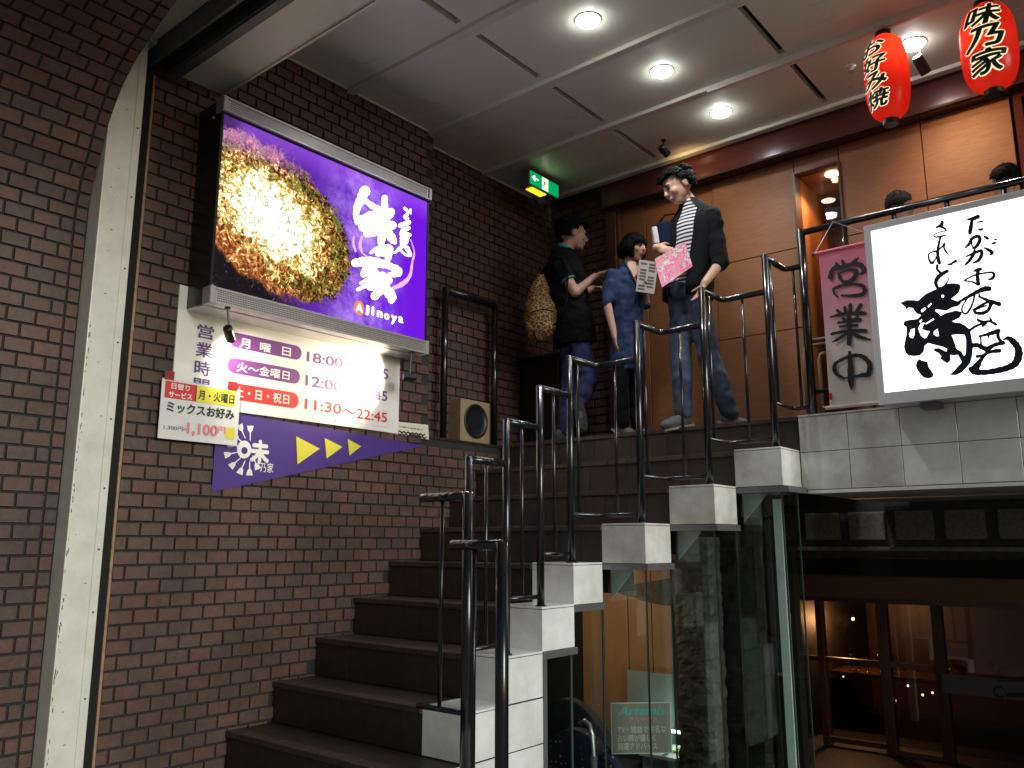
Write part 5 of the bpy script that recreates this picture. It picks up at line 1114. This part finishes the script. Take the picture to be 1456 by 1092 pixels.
# ================================================================== people
def remesh(b, vox, smooth=4, disp=0.0, dscale=8.0, seed=0):
    me = b.mesh('tmp'); o = bpy.data.objects.new('tmp', me); TMP.collection.objects.link(o)
    r = o.modifiers.new('r', 'REMESH'); r.mode = 'VOXEL'; r.voxel_size = vox; r.use_smooth_shade = True
    s = o.modifiers.new('s', 'SMOOTH'); s.factor = .5; s.iterations = smooth
    m2 = evaluated(o)
    bpy.data.objects.remove(o); bpy.data.meshes.remove(me)
    if disp:
        m2.update()
        for v in m2.vertices:
            p = v.co; n = noise.noise(Vector((p.x*dscale+seed, p.y*dscale, p.z*dscale*1.6)))+.5*noise.noise(Vector((p.x*dscale*2.3, p.y*dscale*2.3+seed, p.z*dscale*3.1)))
            v.co = p+v.normal*(disp*n)
        m2.update()
    return m2
def add_mesh(name, me, m, parent):
    vs = [v.co for v in me.vertices]; lo = Vector((min(p[i] for p in vs) for i in range(3))); hi = Vector((max(p[i] for p in vs) for i in range(3))); c = (lo+hi)/2
    me.transform(Matrix.Translation(-c)); me.materials.clear(); return place(name, me, m, parent, c, True)
def head_blob(b, c, f, u, k=1.0):
    r = f.cross(u).normalized()
    b.ell(c+u*.022*k-f*.014*k, r*.076*k, f*.096*k, u*.086*k); b.ell(c-u*.030*k+f*.018*k, r*.063*k, f*.074*k, u*.082*k); b.ell(c-u*.084*k+f*.036*k, r*.044*k, f*.044*k, u*.030*k)
    b.cap(c+f*.088*k+u*.008*k, .008*k, c+f*.106*k-u*.026*k, .012*k); b.ell(c+f*.098*k-u*.031*k, r*.017*k, f*.012*k, u*.009*k)
    b.cap(c-r*.032*k+f*.078*k+u*.020*k, .012*k, c+r*.032*k+f*.078*k+u*.020*k, .012*k)
    b.ell(c+f*.086*k-u*.056*k, r*.023*k, f*.012*k, u*.007*k); b.ell(c+f*.084*k-u*.066*k, r*.020*k, f*.012*k, u*.007*k); b.ell(c+f*.070*k-u*.095*k, r*.018*k, f*.016*k, u*.016*k)
    for s in (-1, 1):
        b.ell(c+r*(s*.077*k)-f*.012*k-u*.014*k, r*.009*k, (f*.020+u*.004)*k, u*.033*k); b.ell(c+r*(s*.036*k)+f*.058*k-u*.028*k, r*.026*k, f*.026*k, u*.026*k)
def head_extras(t, c, f, u, k=1.0):
    r = f.cross(u).normalized()
    for s in (-1, 1):
        MB().ell(c+r*(s*.031*k)+f*.0865*k+u*.001*k, r*.013*k, f*.007*k, u*.0055*k).build('eye', 'eye', t, smooth=True)
        MB().tube([c+r*(s*.016*k)+f*.0935*k+u*.020*k, c+r*(s*.032*k)+f*.0915*k+u*.026*k, c+r*(s*.049*k)+f*.078*k+u*.021*k], .0032*k, 6).build('eyebrow', 'hair', t, smooth=True)
    MB().tube([c-r*.019*k+f*.0925*k-u*.061*k, c+f*.099*k-u*.0615*k, c+r*.019*k+f*.0925*k-u*.061*k], .0034*k, 6).build('mouth', 'lip', t, smooth=True)
def hair_mesh(t, c, f, u, style, seed, k=1.0, m='hair'):
    r = f.cross(u).normalized(); R_ = random.Random(seed); b = MB(); o = c+u*.022*k-f*.014*k
    def skin_pt(d): return o+(r*(d.dot(r)*.078)+f*(d.dot(f)*.098)+u*(d.dot(u)*.088))*k
    def bare(d):      # face, ears and nape stay free
        ff, uu, ss = d.dot(f), d.dot(u), abs(d.dot(r))
        if style == 'bob': return ff > .50 and uu < .42
        if ff > .30: return uu < .52
        if ff > -.25: return uu < -.02
        return uu < -.55
    vs = []; nu, nv = 26, 16
    for jv in range(nv+1):
        ph = -math.pi/2+math.pi*jv/nv
        for iu in range(nu):
            th = 2*math.pi*iu/nu; vs.append(r*(math.cos(th)*math.cos(ph))+f*(math.sin(th)*math.cos(ph))+u*math.sin(ph))
    b.add([skin_pt(d)+d*(.010 if style != 'cap' else .014)*k for d in vs], [q for q in [(jv*nu+iu, jv*nu+(iu+1) % nu, (jv+1)*nu+(iu+1) % nu, (jv+1)*nu+iu) for jv in range(nv) for iu in range(nu)] if not any(bare(vs[x_].normalized()) for x_ in q)])
    for i in range(1300 if style != 'cap' else 500):
        th = R_.uniform(0, 2*math.pi); ph = math.asin(R_.uniform(-.75, 1)); d = r*(math.cos(th)*math.cos(ph))+f*(math.sin(th)*math.cos(ph))+u*math.sin(ph)
        if bare(d): continue
        ff, uu = d.dot(f), d.dot(u); p = skin_pt(d)
        if style == 'bob':
            L = .06 if ff > .35 else max(.04, .10+.06*uu); dn = (-u+d*.22+f*(.15 if ff > 0 else .02)).normalized(); b.tube([p, p+dn*L*.5*k+d*.014*k, p+dn*L*k+d*.002*k], [.010*k, .009*k, .002*k], 4)
        else:
            sw = (f*(.95 if (uu > .35 and ff > -.3) else -.35)+d*.28-u*(.15 if uu > .4 else .9)+r*R_.uniform(-.18, .18)).normalized(); L = R_.uniform(.028, .05)*(1 if uu > .2 else .6)*(.45 if style == 'cap' else 1); b.tube([p, p+sw*L*.5*k+d*.012*k, p+sw*L*k+d*.004*k], ([.009*k, .008*k, .0015*k] if style != 'cap' else [.005*k, .004*k, .001*k]), 4)
    b.build('hair', m, t, smooth=True)
def hand_blob(b, w, d, nrm, side, curl=.5, k=1.0):
    """w wrist, d finger direction, nrm palm normal, side +1/-1 where the thumb leaves"""
    d = d.normalized(); nrm = (nrm-d*nrm.dot(d)).normalized(); s = d.cross(nrm)*side
    b.cap(w, .027*k, w+d*.02*k, .026*k); b.ell(w+d*.055*k, d*.050*k, s*.042*k, nrm*.017*k)
    for i, (o, L) in enumerate(((.032, .070), (.011, .078), (-.010, .073), (-.030, .058))):
        p = w+d*.092*k+s*o*k; q = p; dr = d.copy()
        for j in range(3):
            c_ = curl*(.45+.35*j); dr = (dr+nrm*c_*.75).normalized(); l = L*(.46, .30, .24)[j]*k; q2 = q+dr*l; b.cap(q, (.0098-.0009*j)*k, q2, (.0092-.0010*j)*k, 8); q = q2
    p = w+d*.030*k+s*.036*k; q = p+(d*.55+s*.75+nrm*.25).normalized()*.040*k; b.cap(p, .0135*k, q, .0112*k, 8); b.cap(q, .0108*k, q+(d*.85+s*.25+nrm*.45).normalized()*.032*k, .0088*k, 8)
def shoe(t, ank, toe, m, k=1.0, sole_m='shoe_white'):
    d = toe-ank; fd = d.normalized(); up = Vector((0,0,1)); 
    if abs(fd.z) > .8: up = _FH.copy()
    sd = fd.cross(up).normalized(); up2 = sd.cross(fd).normalized(); L = .27*k
    heel = ank-fd*.05*k; b = MB()
    base = heel-up2*.062*k
    b.ell(heel+fd*.045*k-up2*.022*k, fd*.065*k, sd*.040*k, up2*.058*k); b.ell(heel+fd*.135*k-up2*.034*k, fd*.095*k, sd*.044*k, up2*.050*k); b.ell(heel+fd*.200*k-up2*.036*k, fd*.068*k, sd*.047*k, up2*.040*k); b.cap(heel+fd*.045*k+up2*.012*k, .046*k, ank+up2*.02*k, .044*k)
    sh_ = add_mesh('shoe', remesh(b, .009, 3), m, t)
    b = MB(); pts2 = []
    for i in range(20):
        th = 2*math.pi*i/20; cx_ = math.cos(th); w = (.045 if cx_ > .1 else .038)*k; pts2.append((heel+fd*(.110+.140*cx_)*k+sd*(w*math.sin(th)*1.02)))
    lo = [p-up2*.080*k for p in pts2]; hi = [p-up2*.064*k for p in pts2]; b.add(lo+hi, [tuple(range(19, -1, -1)), tuple(range(20, 40))]+[(i, (i+1) % 20, 20+(i+1) % 20, 20+i) for i in range(20)]); b.build('sole', sole_m, sh_)
V = Vector
def vmid(a, c, t=.5): return a+(c-a)*t
def person(label, S):
    B = S['base']; J = lambda u, v, d=0: (lambda r_: CAM+r_*(((B-CAM).dot(_FH)+d)/r_.dot(_FH)))(ray(u, v))
    g = {}
    for kk, vv in S['j'].items(): g[kk] = J(*vv)
    k = S.get('k', 1.0); kh = k*S.get('hk', 1.10); f = S['face'].normalized(); u = S.get('up', Vector((0,0,1))); u = (u-f*u.dot(f)).normalized(); tf = S['front'].normalized(); tr = (g['shR']-g['shL']); tr.z *= .3; tr.normalize()
    for sd in 'LR':
        if not S.get('lift'+sd):
            g['an'+sd].z = LAND+.088; g['to'+sd].z = LAND+.03
    t = thing('person', (B.x, B.y, LAND), label, 'person')
    hips = vmid(g['hipL'], g['hipR']); nb_ = g['neck']; ch = vmid(vmid(g['shL'], g['shR']), hips, .28); wa = vmid(vmid(g['shL'], g['shR']), hips, .70); up = (nb_-hips).normalized()
    rr = tr; ff = (tf-up*tf.dot(up)).normalized(); rr = (rr-ff*rr.dot(ff)).normalized()
    shw = max(.15, (g['shR']-g['shL']).length*.5) if not S.get('shw') else S['shw']
    def torso(b, e, hem=0.0):
        secs = [(hips-up*(.06+hem), .150, .105), (hips+up*.02, .158, .112), (wa, .140, .100), (ch-up*.03, .165, .118), (ch+up*.05, .172, .118), (vmid(g['shL'], g['shR'])+up*.0, .150, .092), (vmid(nb_, vmid(g['shL'], g['shR']), .35), .085, .066), (nb_+up*.02, .055, .056)]
        b.loft([(p, rr*((w*S.get('tw', 1)+e)*k), ff*((d+e)*k)) for p, w, d in secs], 20)
    # --- body
    b = MB(); torso(b, -.012); head_blob(b, g['head'], f, u, kh); b.cap(nb_-up*.02, .056*k, g['head']-u*.06-f*.015, .052*k)
    for sd in 'LR':
        b.cap(g['sh'+sd], .050*k, g['el'+sd], .040*k); b.cap(g['el'+sd], .040*k, g['wr'+sd], .027*k); hd = S['hand'+sd]; hand_blob(b, g['wr'+sd], hd[0], hd[1], hd[2], hd[3], k*.95)
        b.cap(g['hip'+sd], .082*k, g['kn'+sd], .054*k); b.cap(g['kn'+sd], .054*k, vmid(g['kn'+sd], g['an'+sd], .35), .054*k); b.cap(vmid(g['kn'+sd], g['an'+sd], .35), .054*k, g['an'+sd], .036*k); b.cap(g['an'+sd], .034*k, vmid(g['an'+sd], g['to'+sd], .30)-V((0,0,.012)), .018*k)
    add_mesh('body', remesh(b, S.get('vox', .0072), 3), S.get('skin', 'skin'), t)
    head_extras(t, g['head'], f, u, kh); hair_mesh(t, g['head'], f, u, S['hair'], S['seed'], kh, S.get('hairm', 'hair'))
    # --- trousers
    b = MB(); b.loft([(p, rr*w*k*S.get('tw', 1), ff*d*k) for p, w, d in ((hips+up*.05, .150, .108), (hips-up*.0, .166, .120), (hips-up*.07, .160, .118), (hips-up*.11, .110, .09))], 20)
    for sd in 'LR':
        e = S.get('legw', .016); a, kn, an = g['hip'+sd], g['kn'+sd], g['an'+sd]; hem_ = vmid(kn, an, .95)
        b.cap(vmid(a, kn, .10), (.074+e*.6)*k, kn, (.058+e)*k); b.cap(kn, (.058+e)*k, vmid(kn, an, .4), (.056+e)*k); b.cap(vmid(kn, an, .4), (.056+e)*k, hem_, (.046+e*.9)*k)
    add_mesh('trousers', remesh(b, S.get('cvox', .012), 3, S.get('tdisp', .016), 8, S['seed']), S['trousers'], t)
    # --- top
    b = MB(); torso(b, S.get('ease', .012), S.get('hem', .05))
    jk = S.get('jacket')
    for sd in 'LR':
        sl = S['sleeve']; a, el, wr = g['sh'+sd], g['el'+sd], g['wr'+sd]
        if not jk:
            if sl <= 1: b.cap(a, .066*k, vmid(a, el, sl), .060*k)
            else: b.cap(a, .064*k, el, .052*k); b.cap(el, .052*k, vmid(el, wr, sl-1), .044*k)
    top_ = add_mesh('shirt', remesh(b, S.get('cvox', .012), 3, .014 if not jk else .004, 9, S['seed']+5), S['top'], t)
    if S.get('vneck'):
        e_ = S.get('ease', .012); q0 = nb_+up*.015; 
        def fr(p, w, d, a): return p+rr*((w*S.get('tw', 1)+e_+.006)*k*math.sin(a))+ff*((d+e_+.006)*k*math.cos(a))
        c1 = vmid(nb_, vmid(g['shL'], g['shR']), .35); c2 = vmid(g['shL'], g['shR']); c3 = ch+up*.05
        pl_ = [fr(q0, .055, .056, -.9), fr(c1, .085, .066, -.65), fr(c2, .150, .092, -.26), fr(c3, .172, .118, .0), fr(c2, .150, .092, .26), fr(c1, .085, .066, .65), fr(q0, .055, .056, .9), fr(q0, .055, .056, 0)]
        MB().add(pl_+[fr(c2, .150, .092, 0), fr(c1, .085, .066, 0)], [(0, 1, 9, 7), (7, 9, 5, 6), (1, 2, 8, 9), (9, 8, 4, 5), (2, 3, 8), (8, 3, 4)]).build('neckline', S.get('skin', 'skin'), top_, smooth=True)
        for s_ in (-1, 1): MB().tube([fr(q0, .058, .060, s_*1.2), fr(c1, .087, .070, s_*.72), fr(c2, .152, .096, s_*.30), fr(c3, .172, .120, s_*.03)], .009, 6).build('collar', S['top'], top_, smooth=True)
        MB().tube([fr(c3, .172, .118, .01), fr(ch-up*.03, .165, .118, .01), fr(wa, .140, .100, .01), fr(hips+up*.02, .158, .112, .01)], .006, 6).build('placket', S['top'], top_, smooth=True)
    if S.get('cuff'):
        for sd in 'LR':
            a, el = g['sh'+sd], g['el'+sd]; q = vmid(a, el, S['sleeve']+.10); d = (el-a).normalized(); o1 = d.orthogonal().normalized(); o2 = d.cross(o1); MB().loft([(q, o1*.063, o2*.063), (q+d*.016, o1*.063, o2*.063), (q+d*.016, o1*.056, o2*.056), (q, o1*.056, o2*.056)], 18).build('cuff', S['cuff'], top_, smooth=True)
        d = (g['head']-nb_).normalized(); o1 = d.orthogonal().normalized(); o2 = d.cross(o1); MB().loft([(nb_+d*.012, o1*.074, o2*.074), (nb_+d*.045, o1*.068, o2*.068), (nb_+d*.045, o1*.061, o2*.061), (nb_+d*.010, o1*.064, o2*.064)], 20).build('collar', S['cuff'], top_, smooth=True)
    if jk:
        b = MB(); N = 22; a0, a1 = S['open']; secs = [(hips-up*.10, .188, .140), (hips, .190, .142), (wa, .178, .130), (ch-up*.03, .196, .142), (ch+up*.05, .198, .140), (vmid(g['shL'], g['shR'])+up*.01, .170, .110), (vmid(nb_, vmid(g['shL'], g['shR']), .30)+up*.008, .100, .082), (nb_+up*.018, .078, .074)]
        def sect(e):
            o = []
            for j, (p, w, d) in enumerate(secs):
                for i in range(N+1):
                    th = a0+(a1-a0)*i/N; q = p+rr*((w+e)*k*math.sin(th))+ff*((d+e)*k*math.cos(th)); q += (rr*math.sin(th)+ff*math.cos(th))*(.010*noise.noise(q*9)); o.append(q)
            return o
        v1 = sect(0); v2 = sect(-.012); M1 = N+1; fs = []; off = len(v1)
        for j in range(len(secs)-1):
            for i in range(N): fs.append((j*M1+i, j*M1+i+1, (j+1)*M1+i+1, (j+1)*M1+i)); fs.append((off+j*M1+i, off+(j+1)*M1+i, off+(j+1)*M1+i+1, off+j*M1+i+1))
            for i in (0, N): fs.append((j*M1+i, (j+1)*M1+i, off+(j+1)*M1+i, off+j*M1+i))
        for i in range(N): fs.append((i, off+i, off+i+1, i+1))
        b.add(v1+v2, fs); b.build('jacket', jk, t, smooth=True)
        b = MB()
        for sd in 'LR':
            a, el, wr = g['sh'+sd], g['el'+sd], g['wr'+sd]; b.cap(a-up*.015, .068*k, el, .060*k); b.cap(el, .062*k, vmid(el, wr, S['sleeve']-1), .054*k)
        add_mesh('jacket_sleeves', remesh(b, .011, 3, .012, 9, 3), jk, t)
    for sd in 'LR': shoe(t, g['an'+sd], g['to'+sd], S.get('shoe', 'shoe'), k, S.get('sole', 'shoe_white'))
    return t, g, J
# striped shirt
m, nt = nodes_of('striped_shirt'); G = NG(nt); out = G.n('ShaderNodeOutputMaterial'); pb = G.n('ShaderNodeBsdfPrincipled'); geo = G.n('ShaderNodeNewGeometry'); sp = G.n('ShaderNodeSeparateXYZ'); G.lk(geo.outputs['Position'], sp.inputs[0])
fr = G.math('FRACT', G.math('MULTIPLY', sp.outputs[2], 34)); G.lk(G.mix(G.step(fr, .48, .54), (.72,.72,.74), (.015,.015,.02)), pb.inputs['Base Color']); pb.inputs['Roughness'].default_value = .85; G.lk(pb.outputs[0], out.inputs[0]); M['stripes'] = m
# giraffe-pattern bag
m, nt = nodes_of('giraffe_print'); G = NG(nt); out = G.n('ShaderNodeOutputMaterial'); pb = G.n('ShaderNodeBsdfPrincipled'); geo = G.n('ShaderNodeNewGeometry'); vo = G.n('ShaderNodeTexVoronoi', feature='DISTANCE_TO_EDGE'); vo.inputs['Scale'].default_value = 34; G.lk(geo.outputs['Position'], vo.inputs['Vector'])
G.lk(G.mix(G.step(vo.outputs['Distance'], .025, .07), (.50,.34,.10), (.10,.045,.017)), pb.inputs['Base Color']); pb.inputs['Roughness'].default_value = .7; G.lk(pb.outputs[0], out.inputs[0]); M['giraffe'] = m
m, nt = nodes_of('magazine_cover'); G = NG(nt); out = G.n('ShaderNodeOutputMaterial'); pb = G.n('ShaderNodeBsdfPrincipled'); tc = G.n('ShaderNodeTexCoord'); n1 = G.noise(tc.outputs['Object'], 22, 5, .6, .5)
G.lk(G.ramp(n1, [(.30, (.10,.16,.35)), (.40, (.85,.80,.72)), (.48, (.80,.10,.34)), (.56, (.85,.35,.55)), (.66, (.75,.35,.12)), (.75, (.9,.85,.8))]), pb.inputs['Base Color']); pb.inputs['Roughness'].default_value = .35; G.lk(pb.outputs[0], out.inputs[0]); M['magazine'] = m
FHd = _FH; Rd = _R
bT = V((at(1000, 590, 1, 5.27).x, 5.27, LAND))
tT, gT, JT = person('tall man in dark jacket and striped shirt holding a pink magazine at the stair head', dict(base=bT, seed=2, k=1.0, hk=1.18, face=(-Rd*.9-FHd*.25+V((0,0,-.50))), front=(-Rd*.62-FHd*.75), up=V((0,0,1))-Rd*.25, hair='short', trousers='cloth_jeans', top='stripes', jacket='cloth_jacket', open=(.50, 2*math.pi-.30), sleeve=1.12, hem=-.03, legw=.020, tdisp=.009,
    j=dict(head=(963,265,0), neck=(983,289,.02), shL=(1012,304,-.10), shR=(972,306,.12), elL=(1024,374,-.16), wrL=(1002,402,-.27), elR=(946,352,.10), wrR=(932,352,-.10), hipL=(990,408,-.05), hipR=(966,408,.07), knL=(1008,508,-.02), knR=(968,506,.05), anL=(1040,588,.02), anR=(972,590,.02), toL=(1068,598,-.02), toR=(930,600,-.10)),
    handL=(-Rd*.55-V((0,0,1))*1.0, -FHd*.3-Rd, 1, .35), handR=(Rd*.9-V((0,0,1))*.35-FHd*.25, V((0,0,1))*-.2+FHd, 1, .45)))
bA = V((at(812, 600, 1, 5.36).x, 5.36, LAND))
tA, gA, JA = person('man in black polo shirt and blue trousers with a giraffe-print bag on his back', dict(base=bA, seed=11, k=1.03, hk=1.12, face=(Rd*.92+FHd*.25+V((0,0,-.08))), front=(Rd*.80+FHd*.5), hair='short', trousers='cloth_blue', top='cloth_black', sleeve=.42, cuff='cloth_teal', hem=.11, ease=.040,
    j=dict(head=(815,333,0), neck=(801,358,.0), shL=(800,379,.19), shR=(796,378,-.14), elR=(818,416,-.18), wrR=(845,393,-.10), elL=(822,420,.20), wrL=(842,410,.22), hipR=(818,462,-.08), hipL=(812,462,.08), knR=(838,536,-.08), knL=(812,532,.10), anR=(822,578,-.08), anL=(801,596,.10), toR=(829,616,-.10), toL=(824,604,.14)), liftR=True,
    handR=(Rd*.95+V((0,0,1))*.25, FHd*-.4+V((0,0,-1)), 1, .45), handL=(Rd, V((0,0,-1)), -1, .4), sole='sole'))
bB = V((at(890, 600, 1, 5.40).x, 5.40, LAND))
tB, gB, JB = person('woman with a short bob in a blue denim shirt reading a paper menu', dict(base=bB, seed=23, k=.92, face=(Rd*.66-FHd*.72+V((0,0,-.20))), front=(Rd*.50-FHd*.80), hair='bob', vneck=True, trousers='cloth_black', top='cloth_denim', sleeve=1.05, hem=.10, ease=.022, tw=.84, legw=.012, tdisp=.006, shoe='shoe',
    j=dict(head=(902,351,0), neck=(894,378,.02), shR=(870,392,-.08), shL=(908,392,.09), elR=(863,432,-.12), wrR=(873,474,-.16), elL=(918,432,.05), wrL=(917,412,-.08), hipR=(885,500,-.02), hipL=(899,500,.06), knR=(882,552,-.04), knL=(906,552,.05), anR=(886,600,-.04), anL=(906,602,.05), toR=(902,606,-.08), toL=(926,606,.0)),
    handR=(V((0,0,-1))+Rd*.12, Rd, -1, .3), handL=(V((0,0,1))*.8-Rd*.3-FHd*.2, FHd*-.4+Rd*-.8, 1, .7)))
# things they hold
mg = thing('magazine', JT(957, 378, -.2), 'pink colourful magazine in the hand of the tall man', 'magazine')
q = [JT(931, 368, -.20), JT(975, 343, -.15), JT(984, 379, -.14), JT(941, 409, -.19)]; nn = (q[1]-q[0]).cross(q[3]-q[0]).normalized()*.006
def bent_sheet(q, bend, th, name, m, parent, n=8):
    nn = (q[1]-q[0]).cross(q[3]-q[0]).normalized(); vs = []
    for t_ in (0, th):
        for a in range(n+1):
            for c in range(n+1):
                u, v = a/n, c/n; p = (q[0]*(1-u)+q[1]*u)*(1-v)+(q[3]*(1-u)+q[2]*u)*v; vs.append(p+nn*(t_+bend*math.sin(math.pi*u)*(.4+.6*v)+bend*.5*math.sin(4*v+u)))
    K = (n+1)**2; fs = []
    for a in range(n):
        for c in range(n): i0 = a*(n+1)+c; fs += [(i0, i0+1, i0+n+2, i0+n+1), (K+i0, K+i0+n+1, K+i0+n+2, K+i0+1)]
    ed = [c for c in range(n+1)]+[a*(n+1)+n for a in range(1, n+1)]+[n*(n+1)+c for c in range(n-1, -1, -1)]+[a*(n+1) for a in range(n-1, 0, -1)]
    fs += [(ed[i], K+ed[i], K+ed[(i+1) % len(ed)], ed[(i+1) % len(ed)]) for i in range(len(ed))]
    return MB().add(vs, fs).build(name, m, parent, smooth=False)
bent_sheet(q, .014, .005, 'cover', 'magazine', mg)
pm = thing('paper_menu', JB(920, 393, -.14), 'pale printed paper menu in front of the woman', 'menu')
q = [JB(909, 369, -.16), JB(936, 373, -.12), JB(930, 418, -.13), JB(904, 414, -.17)]; nn = (q[1]-q[0]).cross(q[3]-q[0]).normalized()
b = MB().add(q+[p+nn*.003 for p in q], [(0,1,2,3), (7,6,5,4), (0,4,5,1), (1,5,6,2), (2,6,7,3), (3,7,4,0)]); b.build('sheet', 'menu_paper', pm)
sgn = -1 if nn.dot(CAM-q[0]) < 0 else 1; b = MB()
def mq(u, v): return (q[0]*(1-u)+q[1]*u)*(1-v)+(q[3]*(1-u)+q[2]*u)*v+nn*(-.0012 if sgn < 0 else .0042)
for i in range(9):
    for j in range(2):
        if (i*2+j) % 5 == 2: continue
        u0 = .1+j*.45; v0 = .08+i*.1; b.poly([mq(u0, v0), mq(u0+.34, v0), mq(u0+.34, v0+.055), mq(u0, v0+.055)])
tag(b.build('print', 'ink_brown', pm), kind='stuff')
bg = thing('giraffe_bag', JA(768, 486, -.1), 'giraffe-print rucksack on the back of the man in black', 'bag')
secs = []
for v, uc, hw in ((387,769,2), (396,768.5,8), (408,767,13), (424,766,17), (440,769,23), (456,770,25), (470,769,22), (481,767,15), (487,767,5)):
    c = JA(uc, v, -.03); mpp = (c-CAM).dot(_F)/FPX; dpx = (Rd*.55-FHd*.83); A = Rd*(hw*mpp); secs.append((c, A, FHd*(.03+hw*mpp*.55)))
b = MB(); b.loft(secs, 22); me = remesh(b, .009, 3, .022, 7, 8); add_mesh('pouch', me, 'giraffe', bg)
MB().tube([JA(752, 446, -.16), JA(762, 441, -.19), JA(775, 440, -.20), JA(788, 443, -.18)], .004, 6).build('zip', 'cloth_black', bg, smooth=True)
MB().tube([JA(765, 392, -.05), JA(768, 380, -.06), JA(772, 391, -.06)], .006, 6).build('handle', 'cloth_black', bg, smooth=True)
MB().tube([JA(789, 462, -.10), JA(800, 450, -.20), JA(806, 425, -.24), JA(807, 390, -.24)], .008, 6).build('lower_strap', 'cloth_black', bg, smooth=True)
MB().tube([JA(769, 390, -.06), JA(785, 366, -.16), JA(800, 366, -.20), JA(806, 385, -.24)], .014, 8).build('strap', 'cloth_black', bg, smooth=True)
MB().tube([JA(758, 470, -.1), JA(764, 486, -.12), JA(778, 484, -.13)], .008, 8).build('lower_strap', 'cloth_black', bg, smooth=True)
# two people behind the balcony railing, only their heads show above the sign
for lb, u, vt, y, hm, topm, sd_, fc in (('grey-haired person in a white shirt behind the white sign, left of the two', 1279, 273, 5.72, 'hair_grey', 'cloth_white', 31, Rd*.8+FHd*.4), ('dark-haired person behind the white sign at the right edge', 1425, 236, 5.66, 'hair', 'cloth_black', 37, FHd*1.0+Rd*.2)):
    top = at(u, vt, 1, y); base = V((top.x, y, LAND)); hgt = top.z-LAND; k = hgt/1.72; r0 = fc.cross(V((0,0,1))).normalized()
    P_ = lambda a, h, d=0: base+r0*a*k+fc.normalized()*d*k+V((0,0,h*k))
    jj = dict(head=P_(0,1.60), neck=P_(0,1.46), shL=P_(-.17,1.40), shR=P_(.17,1.40), elL=P_(-.22,1.10), elR=P_(.22,1.10), wrL=P_(-.20,.86,.05), wrR=P_(.20,.86,.05), hipL=P_(-.09,.90), hipR=P_(.09,.90), knL=P_(-.09,.49), knR=P_(.09,.49), anL=P_(-.10,.09), anR=P_(.10,.09), toL=P_(-.11,.03,.16), toR=P_(.11,.03,.16))
    jpx = {}
    for kk, p in jj.items():
        uu, vv = px(p); jpx[kk] = (uu, vv, (p-base).dot(_FH))
    person(lb, dict(base=base, seed=sd_, k=k, face=fc, front=fc, hair='cap', hairm=hm, trousers='cloth_black', top=topm, sleeve=.5, hem=.05, vox=.012, cvox=.02, hk=1.0, j=jpx, handL=(V((0,0,-1)), r0, 1, .3), handR=(V((0,0,-1)), -r0, -1, .3)))
# ================================================================== dark cabinet and tube stool on the landing
cb = thing('black_cabinet', (.15, 5.75, LAND), 'black cabinet with a tray in the dark corner behind the man with the bag', 'cabinet')
MB().box(-.14, .28, 5.55, 5.95, LAND+.004, LAND+.78).build('carcass', 'plastic_black', cb, bevel=.006); MB().box(-.15, .32, 5.52, 5.97, LAND+.781, LAND+.80).build('top', 'plastic_black', cb, bevel=.004)
MB().box(.285, .295, 5.58, 5.73, LAND+.05, LAND+.74).build('door', 'cloth_black', cb); MB().box(.285, .295, 5.77, 5.92, LAND+.05, LAND+.74).build('door', 'cloth_black', cb); MB().box(-.08, .26, 5.58, 5.88, LAND+.801, LAND+.825).build('tray', 'steel_dark', cb, bevel=.006)
so_ = thing('tube_stool', (2.62, 5.55, LAND), 'beige tubular stool frame behind the railing beside the pink banner', 'stool')
for dy_ in (0, .28):
    y = 5.48+dy_; a = at(1143, 492, 1, 5.48); x0 = a.x; x1 = x0+.34; zt = a.z
    pth = [(x0, y, LAND+.004), (x0, y, zt-.05), (x0+.015, y, zt-.012), (x0+.05, y, zt), (x1-.05, y, zt), (x1-.015, y, zt-.012), (x1, y, zt-.05), (x1, y, LAND+.004)]; MB().tube(pth, .013, 10).build('tube_frame', 'gold', so_, smooth=True)
MB().box(x0+.03, x1-.03, 5.46, 5.80, zt+.012, zt+.04).build('seat', 'wood_dark', so_, bevel=.01)


nvb = thing('navy_bag', JT(942, 345, .05), 'navy bag with a white side tucked under the arm of the tall man', 'bag')
ax1 = (Rd*.97+V((0,0,.12))).normalized(); az1 = (V((0,0,1))-ax1*.12).normalized()
MB().obox(JT(947, 334, .05), ax1, FHd, az1, .058, .035, .098).build('pouch', 'cloth_navy', nvb, smooth=True, bevel=.022, seg=3)
MB().obox(JT(931.5, 336, .045), ax1, FHd, az1, .020, .032, .066).build('white_panel', 'cloth_white', nvb, smooth=True, bevel=.012, seg=3)
MB().tube([JT(938, 316, .04), JT(945, 306, .03), JT(958, 304, .03), JT(966, 312, .04)], .007, 8).build('strap', 'cloth_black', nvb, smooth=True)
bpy.data.scenes.remove(TMP)
